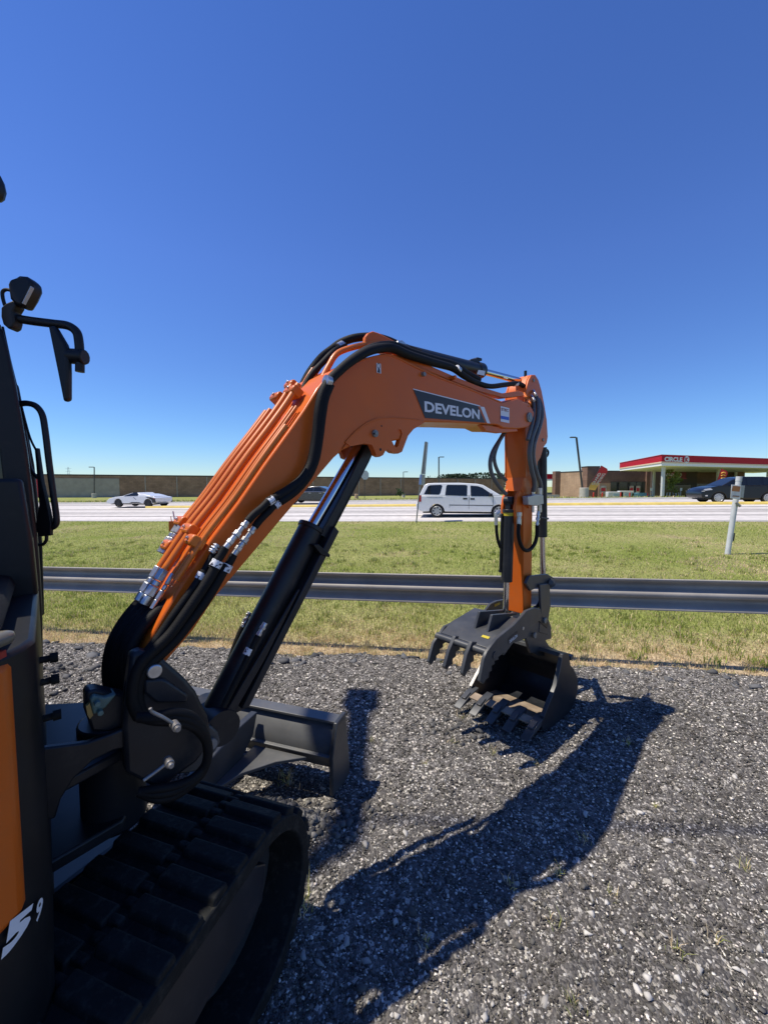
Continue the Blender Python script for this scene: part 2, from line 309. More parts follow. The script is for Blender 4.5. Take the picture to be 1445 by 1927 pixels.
def tri_mesh(name,co,fs,vcol,m,smooth=False):
    me=bpy.data.meshes.new(name); me.vertices.add(len(co)); me.vertices.foreach_set('co',co.astype(np.float32).ravel())
    me.loops.add(fs.size); me.loops.foreach_set('vertex_index',fs.ravel().astype(np.int32)); me.polygons.add(len(fs))
    me.polygons.foreach_set('loop_start',np.arange(0,fs.size,3,dtype=np.int32)); me.polygons.foreach_set('loop_total',np.full(len(fs),3,np.int32)); me.update()
    at_=me.color_attributes.new('col','FLOAT_COLOR','POINT'); at_.data.foreach_set('color',np.concatenate([vcol,np.ones((len(vcol),1))],1).astype(np.float32).ravel())
    me.materials.append(m); o=bpy.data.objects.new(name,me); COL.objects.link(o); o['kind']='stuff'; return o
def scatter_pts(n,ylo,yhi,pw=1.0):
    y=ylo*(yhi/ylo)**(rng.random(n)**pw); x=(rng.random(n)*2-1)*1.03*y; return x,y
x,y=scatter_pts(100000,.68,4.7,.8); _,v=uv(x,y); k=v<vb(x)+.12; x,y=x[k],y[k]
n=len(x); z=yard_h(x,y); size=.0034+.0058*rng.random(n)**2.2; size*=np.clip(y/2.3,.7,1.25)
t=rng.random(n)[:,None]; w=rng.random(n); base=np.where(t<.66,.035+.06*rng.random((n,1)),np.where(t<.87,.11+.11*rng.random((n,1)),.34+.40*rng.random((n,1))))
cols=base*1.15*np.array([1,.92,.79])*(1+.06*(rng.random((n,3))-.5))
STONE=attrmat('stone_surface',.85)
scatter_stones('gravel',np.stack([x,y,z+size*.15],-1),size,cols,STONE)
# larger pale and dark stones
x,y=scatter_pts(1500,.75,4.5,.75); _,v=uv(x,y); k=v<vb(x)+.05; x,y=x[k],y[k]; n=len(x); size=.006+.010*rng.random(n)**3
t=rng.random(n)[:,None]; cols=np.where(t<.55,.32+.25*rng.random((n,1)),.06+.07*rng.random((n,1)))*np.array([1,.95,.86])
scatter_stones('gravel',np.stack([x,y,yard_h(x,y)+size*.2],-1),size,cols,STONE,.6,.65)
# slabs of broken asphalt thrown along the edge
x=rng.uniform(-4,4,160); v=vb(x)-rng.random(160)**1.5*.7; y=yv(x,v); size=.018+.05*rng.random(160)**2.5
scatter_stones('gravel',np.stack([x,y,yard_h(x,y)+size*.15],-1),size,(.05+.10*rng.random((160,1)))*np.ones((1,3)),STONE,.3,.5)
# clods heaped by blade and bucket
def clods(cx,cy,sx,sy,n,ms): 
    x=rng.normal(cx,sx,n); y=rng.normal(cy,sy,n); s=.006+ms*rng.random(n)**2.5
    scatter_stones('gravel',np.stack([x,y,yard_h(x,y)+s*.3],-1),s,(.06+.14*rng.random((n,1))**2*np.array([1,.93,.82])),STONE,.7,.6)
clods(-.50,1.78,.2,.06,900,.016); clods(.58,2.55,.2,.10,260,.014); clods(-2.9,3.4,.5,.2,120,.04)
# grass
def blades(name,x,y,z,h,wd,cols,m,lean=.5):
    n=len(x); a=rng.random(n)*6.283; dx,dy=np.cos(a),np.sin(a); la=rng.random(n)*6.283; ll=h*lean*rng.random(n)**.7
    p=np.stack([x,y,z],-1); sd_=np.stack([dx*wd,dy*wd,0*x],-1); tip=p+np.stack([np.cos(la)*ll,np.sin(la)*ll,h*np.sqrt(np.clip(1-(ll/h)**2*.7,.2,1))],-1)
    mid=p*.5+tip*.5+np.stack([-np.cos(la)*ll*.18,-np.sin(la)*ll*.18,h*.08],-1)
    co=np.stack([p-sd_,p+sd_,mid+sd_*.75,mid-sd_*.75,tip],1).reshape(-1,3); b=(np.arange(n)*5)[:,None]
    fs=np.concatenate([b+np.array([[0,1,2]]),b+np.array([[0,2,3]]),b+np.array([[3,2,4]])],1).reshape(-1,3)
    return tri_mesh(name,co,fs,np.repeat(cols,5,0),m)
GRASS=attrmat('grass_blade',.7,trans=.35,spec=.25)
def grass_cols(x,y,dry):
    n=len(x); g=np.array([[.27,.33,.06]]); g2=np.array([[.44,.44,.15]]); d=np.array([[.72,.56,.33]])
    t=np.clip(vnoise(x,y,.5,11)*1.2-.1+.5*(rng.random(n)-.5),0,1)[:,None]; c=g*(1-t)+g2*t
    dr=(rng.random(n)<dry)[:,None]; c=np.where(dr,d*(.7+.5*rng.random((n,1))),c); return c*(.75+.5*rng.random((n,1)))
def grass_zone(n,v0,v1,hmul,wd,pw=1.0,hmin=.03,hmax=.08):
    v=v0*(v1/v0)**(rng.random(n)**pw); hw=.80*v+1.0; u=(rng.random(n)*2-1.0)*hw
    x=u; y=yv(x,v); k=(np.abs(x)<1.02*y+.4)&(v>vb(x)-.10-.45*rng.random(n)**3); return x[k],y[k],v[k]
x,y,v=grass_zone(210000,4.6,26,1,.003,1.05)
e=v-vb(x); pn=vnoise(x,y,.45,9)+.35*(vnoise(x,y,1.6,10)-.5)
dry=.10+1.0*dryness(x,v)+.9*((np.hypot(x-9.3,(y-10.2)*.8)<1.3)|(np.hypot(x-3.6,(y-13.5)*1.2)<.9)|(np.hypot(x-1.9,(y-14)*1.5)<.9))*(rng.random(len(x))<.8)+.22*(vnoise(x,y,2.5,14)>.62)+.75*((pn>.80)&(v>12))
dens=np.where(e<.5,.55+.5*e,1.0); k=(rng.random(len(x))<dens); x,y,v,dry,e=x[k],y[k],v[k],dry[k],e[k]
hh=(.03+.05*rng.random(len(x)))*(.6+.7*vnoise(x,y,1.2,12))*np.where(e<.6,.7,1)*np.where(v>12,.85,1.)
ww=.0016+.00032*v
blades('grass',x,y,H(x,y)-.004,hh,ww,grass_cols(x,y,dry),GRASS,.75)
n=420; tx_=rng.uniform(-4.6,4.8,n); tv=vb(tx_)+rng.exponential(.5,n)-.12; ty=yv(tx_,tv); m_=34
x=np.repeat(tx_,m_)+rng.normal(0,.03,n*m_); y=np.repeat(ty,m_)+rng.normal(0,.03,n*m_); hh=np.repeat(.03+.07*rng.random(n)**2,m_)*(.5+.7*rng.random(n*m_))
blades('grass',x,y,H(x,y)-.004,hh,.0022+0*hh,grass_cols(x,y,np.repeat(np.clip(.9-.5*rng.random(n),0,1),m_)),GRASS,.9)
n=700; tv=6+11*rng.random(n)**1.2; tx_=(rng.random(n)*2-1)*.85*tv; ty=yv(tx_,tv); m_=26
x=np.repeat(tx_,m_)+rng.normal(0,.05,n*m_); y=np.repeat(ty,m_)+rng.normal(0,.05,n*m_); hh=np.repeat(.05+.07*rng.random(n),m_)*(.5+.6*rng.random(n*m_))
blades('grass',x,y,H(x,y)-.004,hh,.003+.0004*np.repeat(tv,m_),grass_cols(x,y,.12)*.95,GRASS,.7)
# far verge grass beyond the road
n=9000; v=rng.uniform(47.8,62,n); x=rng.uniform(-50,60,n); y=yv(x,v)
hh=.10+.35*rng.random(n)*vnoise(x,y,.2,5); blades('grass',x,y,H(x,y),hh,.05+0*hh,grass_cols(x,y,.35),GRASS,.6)
# weeds in the gravel
wx,wy,wh=[],[],[]
for px,py,s in ((700,1395,.04),(1100,1585,.05),(960,1675,.05),(1040,1745,.06),(1230,1520,.03),(800,1440,.03),(870,1350,.05),(850,1400,.05),(1150,1690,.05),(1400,1640,.05),(1010,1440,.04),(530,1470,.10),(545,1475,.09),(570,1700,.09),(575,1720,.10),(800,1780,.05),(1270,1800,.05),(1080,1900,.05),(930,1420,.05),(890,1330,.04),(1050,1660,.05),(1180,1400,.05),(1350,1780,.05)):
    r_=ray(px,py); P=CAMP+r_*(1.6/-r_.z)
    for i in range(16): wx.append(P.x+random.gauss(0,s*.25)); wy.append(P.y+random.gauss(0,s*.25)); wh.append(s*random.uniform(.4,1.2))
wx,wy,wh=map(np.array,(wx,wy,wh)); o=blades('weed',wx,wy,yard_h(wx,wy),wh,.0015+0*wh,grass_cols(wx,wy,.45)*1.25,GRASS,.9)
# ================= EXCAVATOR =================
EX=thing('excavator','orange mini excavator with black tracks, raised boom and thumb bucket resting on crushed asphalt','excavator',tuple(MF.w(.75,-1.74,0)))
def zx(ox,oy,sc): return lambda L: [(ox+x*sc,oy+y*sc) for x,y in L]
Z4=zx(180,900,.26298); Z5=zx(500,600,.20761); Z6=zx(700,600,.24913); Z7=zx(780,800,.20761); ZB=zx(780,1120,.24221); ZP=zx(150,1180,.20761); Z3=zx(380,820,.23876)
# ---- undercarriage ----
def track(n0,n1,near):
    outer=[];R1=.26;zc=.31
    f0,f1=-.22,1.70
    def loop(r,k=16):
        P=[]
        for i in range(k+1): a=-math.pi/2+math.pi*i/k; P.append((f1+r*math.cos(a),zc+r*math.sin(a)))
        for i in range(k+1): a=math.pi/2+math.pi*i/k; P.append((f0+r*math.cos(a),zc+r*math.sin(a)))
        return P
    b=MB(); A=loop(R1); B=loop(R1-.045); n=len(A)
    vs=[MF.w(a,n1,z) for a,z in A]+[MF.w(a,n1,z) for a,z in B]+[MF.w(a,n0,z) for a,z in A]+[MF.w(a,n0,z) for a,z in B]
    fs=[]
    for i in range(n):
        j=(i+1)%n; fs+=[(i,j,n+j,n+i),(2*n+i,3*n+i,3*n+j,2*n+j),(i,2*n+i,2*n+j,j),(n+i,n+j,3*n+j,3*n+i)]
    b.add(vs,fs)
    # lugs, two staggered rows
    per=2*(f1-f0)+2*math.pi*R1; pitch=per/66
    def pos(s):
        s%=per; L=f1-f0
        if s<L: return (f0+s,zc+R1,0)
        s-=L
        if s<math.pi*R1: a=s/R1; return (f1+R1*math.sin(a),zc+R1*math.cos(a),a)
        s-=math.pi*R1
        if s<L: return (f1-s,zc-R1,math.pi)
        s-=L; a=math.pi+s/R1; return (f0+R1*math.sin(a),zc+R1*math.cos(a),a)
    for i in range(66):
        for row in(0,1):
            f,z,a=pos((i+.5*row)*pitch); w=n1-n0
            c0,c1=((n0+.004,n0+w*.46) if row else (n0+w*.54,n1-.004))
            T=(math.cos(a),-math.sin(a)); U_=(math.sin(a),math.cos(a)); hl=pitch*.36; h=.019
            def q(t,u): return (f+T[0]*t+U_[0]*u,z+T[1]*t+U_[1]*u)
            b.prism([q(-hl,-.01),q(hl,-.01),q(hl*.72,h),q(-hl*.72,h)],MF,c0,c1)
            # chevron shoulder
            m0,m1=((c1-.02,c1+.035) if row else (c0-.035,c0+.02))
            b.prism([q(-hl*.5,-.01),q(hl*.5,-.01),q(hl*.3,h*.7),q(-hl*.3,h*.7)],MF,m0,m1)
    t=b.build('track',RUBBER,EX,bevel=.005)
    s=MB(); o=n1-.04 if near else n1-.1
    s.prism([(-.1,.14),(1.45,.14),(1.52,.24),(1.52,.36),(1.4,.47),(.6,.50),(-.1,.47)],MF,n0+.10,n1-.10)
    if near: s.prism([(-.05,.12),(1.02,.12),(1.10,.30),(1.70,.37),(1.72,.47),(1.66,.515),(-.05,.515)],MF,n1-.10,n1-.012); s.prism([(1.02,.15),(1.05,.15),(1.05,.50),(1.02,.50)],MF,n1-.013,n1-.004)
    else: s.prism([(-.05,.12),(1.02,.12),(1.10,.30),(1.70,.37),(1.72,.47),(1.66,.515),(-.05,.515)],MF,n0+.035,n0+.1)
    s.build('track_frame',BLACK,t,bevel=.006)
    for f,nm in((f1,'idler_wheel'),(f0,'sprocket')):
        w=MB(); w.cyl(MF.w(f,n0+.13,zc),MF.w(f,n1-.13,zc),R1-.05,28); w.cyl(MF.w(f,n0+.09,zc),MF.w(f,n1-.09,zc),.09,20); w.build(nm,STEEL,t,bevel=.004)
    for k in range(4):
        w=MB(); f=.1+k*.42; w.cyl(MF.w(f,n0+.07,.13),MF.w(f,n1-.07,.13),.075,20); w.build('roller',STEEL,t)
    return t
track(-1.16,-.76,True); track(-2.34,-1.94,False)
b=MB(); b.fbox(MF,.2,1.25,-1.95,-1.15,.26,.48); b.prism([(1.1,.28),(1.75,.24),(1.75,.36),(1.1,.46)],MF,-1.80,-1.36); b.cyl(MF.w(.75,-1.60,.45),MF.w(.75,-1.60,.60),.38,36); b.build('undercarriage_frame',BLACK,EX,bevel=.01)
# ---- dozer blade ----
prof=[]
for i in range(11):
    t=i/10; prof.append((2.60+.10*math.sin(math.pi*t)*-1+.06*(1-t)**2,t*.315+.065))
n0,n1=-2.30,-.915
sh=[(f,z) for f,z in prof]+[(f+.022,z) for f,z in prof[::-1]]
b=MB(); b.prism(sh,MF,n0+.02,n1-.02)
b.prism([(2.56,.378),(2.635,.378),(2.635,.392),(2.56,.392)],MF,n0,n1)       # top lip
b.prism([(2.497,.235),(2.53,.235),(2.53,.246),(2.497,.241)],MF,n0+.02,n1-.02)  # bend ridge
BLD=mat('sunlit_blade_grey',(.095,.098,.10),.42,metal=.1,var=.2,scale=6,dirt=(.16,.14,.11),dirtamt=.4)  # lighter than the other steel: sunlight on the blade put into its colour
bl=b.build('dozer_blade',BLD,EX,bevel=.004)
for n_ in(n0,n1-.022):
    b=MB(); b.prism([(2.49,.05),(2.70,.02),(2.69,.18),(2.665,.26),(2.655,.40),(2.54,.40),(2.485,.25)],MF,n_,n_+.022); b.build('end_plate',STEEL,bl,bevel=.005)
for n_,sg in((-1.40,1),(-1.82,-1)):
    b=MB(); b.prism([(2.53,.385),(2.49,.28),(2.38,.20),(2.1,.15),(1.5,.17),(1.5,.31),(1.95,.32),(2.22,.36),(2.38,.385)],MF,n_-.02,n_+.02)
    b.build('push_arm',STEEL,bl,bevel=.005)
    g=MB(); P=[(2.50,n_+.02*sg),(2.50,n_+.33*sg),(2.42,n_+.20*sg),(2.30,n_+.09*sg),(2.12,n_+.02*sg)]
    z0=.20; v=[MF.w(f,n,z0) for f,n in P]+[MF.w(f,n,z0+.018) for f,n in P]; k=len(P)
    g.add(v,[tuple(range(k)),tuple(range(2*k-1,k-1,-1))]+[(i,(i+1)%k,(i+1)%k+k,i+k) for i in range(k)]); g.build('gusset',BLD,bl,bevel=.003)
b=MB(); b.cyl(MF.w(1.35,-1.60,.33),MF.w(2.05,-1.60,.27),.055,20); b.cyl(MF.w(2.0,-1.60,.275),MF.w(2.48,-1.60,.24),.028,16); b.build('blade_cylinder',BLACK,EX)
# ---- upper frame and swing nose ----
UFF=.82
def plan2(mb,P,z0,z1,fr=None):
    fr=fr or UF
    v=[fr.w(f,n,z0) for f,n in P]+[fr.w(f,n,z1) for f,n in P]; k=len(P)
    mb.add(v,[tuple(range(k)),tuple(range(2*k-1,k-1,-1))]+[(i,(i+1)%k,(i+1)%k+k,i+k) for i in range(k)])
b=MB(); NC=.155
plan2(b,[(-.95,-.3),(-.95,.3),(-.7,.68),(-.3,.92),(.2,.94),(.55,.80),(.72,.62),(.72,-.6),(.5,-.8),(-.3,-.9),(-.7,-.68)],.61,.78)
plan2(b,[(.6,NC-.42),(.6,NC+.26),(.80,NC+.22),(1.0,NC+.15),(1.08,NC),(1.0,NC-.16),(.80,NC-.30)],.845,.875)
plan2(b,[(.6,NC-.36),(.6,NC+.16),(.80,NC+.14),(.98,NC+.10),(1.03,NC),(.98,NC-.12),(.80,NC-.22)],.60,.635)
ufr=b.build('upper_frame',BLACK,EX,bevel=.006)
for n_ in(NC+.215,):
    b=MB(); rp=[UF.p(x,y,NC+.215) for x,y in [(60,1415),(85,1408),(165,1398),(215,1380),(262,1360),(262,1402),(215,1412),(175,1432),(140,1465),(115,1505),(105,1540),(60,1552)]]; b.prism(rp,UF,n_-.018,n_); b.build('frame_rib',BLACK,ufr,bevel=.004)
b=MB(); p0,p1=at(70,1702,1.05),at(313,1514,1.39); dv=(p1-p0).normalized(); sd=Vector((-dv.y,dv.x,0)).normalized()
b.add([p0+sd*.009,p0-sd*.009,p1-sd*.009,p1+sd*.009]+[q+Vector((0,0,-.05)) for q in (p0+sd*.009,p0-sd*.009,p1-sd*.009,p1+sd*.009)],[(0,1,2,3),(7,6,5,4),(0,4,5,1),(1,5,6,2),(2,6,7,3),(3,7,4,0)]); b.build('track_guard',BLACK,EX,bevel=.002)
b=MB(); b.cyl(UF.w(.97,NC,.58),UF.w(.97,NC,.90),.085,30); b.build('swing_pin',BLACK,EX,bevel=.006)
# ---- right side housing near the camera ----
PL=[(-.92,.08),(-.85,.4),(-.6,.75),(-.25,.95),(.2,.965),(.5,.87),(.64,.775),(.74,.69),(.78,.65),(.805,.62),(.82,.58),(.82,.08)]
PC=[(-.92,.08),(-.85,.4),(-.6,.75),(-.25,.95),(.2,.965),(.5,.87),(.64,.775),(.70,.72),(.745,.675),(.765,.63),(.77,.58),(.77,.08)]
def grow(P,d): 
    c=Vector((0,.3)); out=[]
    for p in P: v=Vector(p)-c; out.append(tuple(c+v*(1+d/v.length)))
    return out
b=MB(); plan2(b,PL,.50,1.31); b.prism([(.70,1.30),(.82,1.30),(.815,1.45),(.80,1.62),(.70,1.62)],UF,.07,.16); hs=b.build('side_housing',SATIN,EX,bevel=.01)
b=MB(); Q=grow(PL,.008); plan2(b,Q[1:-3]+[(.79,.618),(.77,.55),(-.7,.3)],.835,1.295); b.build('side_door',ORANGE,hs,bevel=.012)
b=MB(); plan2(b,grow(PC,.006),1.31,1.372); b.build('hood_cap',mat('shaded_cap_black',(.006,.006,.007),.75,spec=.2),hs,bevel=.03)  # extra dark: shade from the cab put into the cap's colour
b=MB(); plan2(b,[(.66,.775),(.76,.692),(.79,.655),(.80,.635),(.74,.62),(.62,.70)],1.325,1.35); b.build('side_lamp',mat('lamp_lens',(.15,.14,.11),.3,var=.2),hs,bevel=.01)
b=MB(); plan2(b,[(.66,.779),(.76,.696),(.785,.662),(.74,.64),(.62,.70)],1.31,1.322); b.build('red_reflector',mat('red_lens',(.3,.02,.02),.3),hs)
for y_ in(1241,1283,1352):
    k=MB(); p=UF.w(UFF,.35,UF.p(84,y_,.35)[1]); k.cyl(p,p+UF.F*.018,.008,12); k.cyl(p+UF.F*.018,p+UF.F*.034,.012,12); k.build('rubber_knob',RUBBER,hs)
def hq(a,b_,z0,z1,sl=0):
    P0=Vector((*a,0)); P1=Vector((*b_,0)); return [UF.w(P0.x,P0.y,z0),UF.w(P1.x,P1.y,z0+sl),UF.w(P1.x,P1.y,z1+sl),UF.w(P0.x,P0.y,z1)]
def onplane(px,py,A2,B2,lift=.004):
    A=UF.w(A2[0],A2[1],0); B=UF.w(B2[0],B2[1],0); d=(B-A).normalized(); n=Vector((d.y,-d.x,0)); 
    if n.dot(CAMP-A)<0: n=-n
    A=A+n*lift; r=ray(px,py); t=(A-CAMP).dot(n)/r.dot(n); return CAMP+r*t
text_mesh('lettering','5',[onplane(x,y,(.74,.695),(.79,.645)) for x,y in ((2,1812),(54,1746),(67,1697),(14,1738))],WHITE,hs,.06)
text_mesh('lettering','9',[onplane(x,y,(.803,.628),(.822,.59)) for x,y in ((66,1742),(79,1722),(83,1684),(71,1697))],WHITE,hs,.03)
# ---- cab ----
cn=.05; cw=-.88
A=[(5,615),(17,660),(30,722),(42,790),(52,850),(62,930),(70,1000),(76,1080),(80,1150),(82,1290)]
pl=[UF.p(x,y,cn) for x,y in A]
win=[UF.p(x,y,cn) for x,y in ((-52,618),(-24,700),(-6,800),(6,900),(14,975))]
cb=MB(); cb.prism(pl+[(pl[-1][0]-.16,pl[-1][1])]+[(win[-1][0]-.005,win[-1][1]-.03)]+win[::-1],UF,cn-.10,cn)
cabp=cb.build('cab',SATIN,EX,bevel=.008)
c=MB(); c.fbox(UF,-.55,pl[-1][0]-.05,cw,cn-.005,.78,1.28); c.build('cab_lower_body',SATIN,cabp,bevel=.02)
c=MB(); c.prism([(-.6,2.44),(-.55,2.55),(.42,2.57),(.56,2.52),(.58,2.46),(.54,2.42)],UF,cw-.03,cn+.01); c.build('roof',SATIN,cabp,bevel=.03)
PT=(.55,2.43)
c=MB(); c.prism([win[0],pl[0],PT,(PT[0]-.07,PT[1])],UF,cn-.08,cn); c.build('pillar',SATIN,cabp,bevel=.006)
c=MB(); c.prism([pl[-1],(pl[-1][0]-.09,pl[-1][1]),(PT[0]-.07,PT[1]),PT,pl[0],pl[4],pl[7]],UF,cw,cw+.08); c.build('pillar',SATIN,cabp,bevel=.006)
for n_ in(cw,cn-.08): c=MB(); c.fbox(UF,-.57,-.48,n_,n_+.08,1.28,2.45); c.build('pillar',SATIN,cabp,bevel=.008)
for n_ in(cn-.03,cw+.04):
    c=MB(); c.prism([(-.48,1.29),(win[-1][0],1.29),win[-1],win[2],win[0],(PT[0]-.07,2.42),(-.48,2.42)],UF,n_,n_+.006); c.build('side_window',GLASS,cabp,smooth=0)
c=MB(); Lw=[pl[-2],pl[5],pl[0],PT]
for (a0,z0),(a1,z1) in zip(Lw[:-1],Lw[1:]): c.quad(UF.w(a0-.03,cw+.08,z0),UF.w(a0-.03,cn-.1,z0),UF.w(a1-.03,cn-.1,z1),UF.w(a1-.03,cw+.08,z1))
c.build('windscreen',GLASS,cabp)
# handrail, wiper, cable at the front corner
YH=1.20
def ats(L,Y): return [at(x,y,Y) for x,y in L]
c=MB(); c.tube(ats([(38,760),(52,759),(68,764),(80,780),(86,812),(93,870),(101,930),(107,975),(105,988),(97,993),(85,996),(70,997)],YH),.0085,12); c.build('handrail',SATIN,cabp)
c=MB(); c.tube(ats([(6,615),(20,680),(40,760),(56,820),(68,846)],YH+.02),.003,8); c.tube(ats([(41,770),(50,830),(58,880),(72,900)],YH+.03),.005,8); c.tube(ats([(34,770),(44,830),(50,870),(60,930),(66,1000)],YH+.04),.006,8); c.build('washer_hose',SATIN,cabp)
def plate_at(mb,L,Y,th): 
    v=ats(L,Y)+[p+Vector((0,th,0)) for p in ats(L,Y)]; k=len(L); mb.add(v,[tuple(range(k)),tuple(range(2*k-1,k-1,-1))]+[(i,(i+1)%k,(i+1)%k+k,i+k) for i in range(k)])
c=MB(); plate_at(c,[(65,843),(70,843),(79,905),(92,962),(96,985),(95,1008),(73,1010),(68,985),(74,950),(68,872)],YH-.01,.012); c.tube(ats([(88,1006),(88,1016),(82,1024),(72,1025)],YH),.005,8); c.build('wiper_motor',SATIN,cabp,bevel=.004)
# mirror with its bracket arm
YM=1.16
m=MB(); m.tube(ats([(24,598),(60,604),(100,609),(128,613),(144,624),(149,642),(151,672),(151,700)],YM),.0115,14); mr=m.build('mirror_arm',SATIN,cabp)
m=MB(); L=[(x-4,y) for x,y in [(94,612),(106,612),(126,646),(131,664),(132,700),(132,752),(123,756),(112,700)]]; plate_at(m,L,YM-.02,.02); m.build('mirror_head',SATIN,mr,bevel=.006)
m=MB(); m.cyl(at(130,670,YM),at(161,672,YM),.021,12); m.cyl(at(134,670,YM),at(146,671,YM),.014,12); m.build('mirror_clamp',SATIN,mr,bevel=.003)
m=MB(); plate_at(m,[(2,578),(12,570),(26,564),(31,574),(24,585),(27,604),(24,615),(16,619),(6,610),(2,596)],YM-.02,.03); m.build('lamp_bracket',SATIN,cabp,bevel=.004)
# work lamp
m=MB(); plate_at(m,[(x-10,y) for x,y in [(24,535),(27,525),(40,521),(46,517),(58,518),(69,527),(70,540),(62,558),(50,577),(36,571),(28,562)]],YM-.03,.04); wl=m.build('work_lamp',SATIN,cabp,bevel=.008)
m=MB(); plate_at(m,[(58,538),(59,540),(43,571),(42,570)],YM-.034,.01); m.build('lamp_lens',mat('clear_lens',(.5,.5,.48),.15),wl)
m=MB(); m.tube(ats([(28,549),(14,545),(6,549),(6,560),(10,575)],YM),.0045,8); m.build('lamp_cable',SATIN,wl)
m=MB(); plate_at(m,[(-90,275),(-45,285),(-34,300),(-26,316),(-22,335),(-26,350),(-32,357),(-90,352)],1.10,.06); m.build('roof_lamp',SATIN,cabp,bevel=.012)
SLIM=True
# ---- swing post ----
sw=MB(); o=.17
outl=ZP([(470,250),(560,215),(640,232),(720,250),(800,330),(960,470),(1060,590),(1110,700),(1165,810),(1190,930),(1150,1110),(1060,1230),(880,1360),(830,1400),(830,1600),(690,1600),(660,1450),(420,1330),(400,900),(430,560)])
sw.pprism(outl,BF,o,.045); sw.prism([BF.p(x,y,o) for x,y in ZP([(600,330),(700,300),(800,400),(960,520),(1060,640),(1110,700),(1165,810),(1190,930),(1150,1110),(1060,1230),(880,1360),(660,1300),(600,1000),(560,600)])],BF,-o,-o+.045)
sw.pprism(ZP([(640,560),(960,560),(1060,700),(1150,900),(1100,1100),(860,1340),(600,1300),(480,1000)]),BF,o-.04,2*o-.08)
so_=sw.build('swing_post',BLACK,EX,bevel=.01)
s=MB(); s.pprism(ZP([(600,480),(760,470),(800,490),(990,620),(980,690),(700,690),(590,600)]),BF,o+.012,.02); s.build('pad_plate',BLACK,so_,bevel=.006)
s=MB(); pc=BF.P(*ZP([(672,392)])[0],o+.004); s.cyl(pc-BF.N*.02,pc+BF.N*.014,.032,26); s.build('boom_foot_pin',ZINC,so_,bevel=.003)
for hd,pth in (((865,890),[(640,735),(660,770),(760,820),(865,885)]),((805,1218),[(575,1395),(680,1320),(805,1225)])):
    s=MB(); P=[BF.P(*q,o+.115) for q in ZP(pth)]; s.tube(P,.0075,10); h=BF.P(*ZP([hd])[0],o+.115); s.cyl(h-BF.N*.01,h+BF.N*.016,.0185,20); s.cyl(h+BF.N*.016,h+BF.N*.026,.012,20); s.build('lock_pin',mat('worn_steel',(.28,.27,.26),.4,metal=.6,var=.2,scale=30),so_,bevel=.002)
s=MB(); s.pprism(ZP([(1080,880),(1200,900),(1260,960),(1280,1040),(1240,1120),(1130,1260),(1080,1310),(900,1340)]),BF,.10,.2); s.build('cylinder_lug',STEEL,so_,bevel=.006)
s=MB(); pc=BF.P(*ZP([(1190,1055)])[0],.104); s.cyl(pc,pc+BF.N*.01,.028,24); s.build('lug_boss',mat('cast_steel',(.25,.25,.25),.5,metal=.3),so_); s=MB(); s.cyl(pc+BF.N*.01,pc+BF.N*.011,.004,10); s.build('grease_hole',SATIN,so_)
v=MB(); v.pprism(ZP([(55,620),(75,580),(160,565),(260,590),(420,620),(430,900),(270,955),(115,945),(90,870),(60,790)]),BF,.12,.05); v.pprism(ZP([(55,620),(75,580),(160,565),(260,590),(420,620),(430,900),(270,955),(115,945)]),BF,-.08,.04); v.build('stop_block',BLACK,so_,bevel=.006)
v=MB(); v.pprism(ZP([(95,660),(130,620),(230,640),(340,610),(300,660),(240,730),(130,800)]),BF,.135,.05); gp=v.build('swivel_fitting',GREENM,so_,bevel=.004)
for q in((150,665),(175,745)):
    v=MB(); pc=BF.P(*ZP([q])[0],.125); v.cyl(pc,pc+BF.N*.028,.0125,6); v.build('hex_bolt',GREENM,gp,smooth=0,bevel=.001)
v=MB(); v.pprism(ZP([(60,720),(95,690),(125,800),(95,835),(75,800)]),BF,.137,.01); v.build('yellow_mark',mat('ochre_paint',(.42,.26,.07),.6),gp)
# ---- boom ----
LE=[(262,1238),(300,1170),(343,1098),(398,1014),(450,945),(500,872),(545,810),(573,770),(598,730),(622,702),(655,684),(690,673),(724,665)]
TOP=[(747,668.5),(799.6,693.4),(839.5,713.3),(899.3,738.3),(944,757.4),(974,749.5),(996,760),(1005,776),(1005,792),(994,804),(974,807)]
BOT=[(948,806),(935.4,799.3),(874.4,796),(799.6,794),(786,799),(778,806),(768,818),(750,828),(716,834),(700,833),(686.8,834.6),(659.9,839.8),(645,847),(628.7,861.6),(603.8,890.6),(560,942),(522,986.8),(469,1050),(406,1123.6),(364,1186.7),(318,1240),(300,1262),(275,1262)]
bw=.115
b=MB(); poly=[BF.p(x,y,bw) for x,y in LE+TOP+BOT]; b.prism(poly,BF,-bw,bw); boom=b.build('boom',ORANGE,EX,bevel=.006)
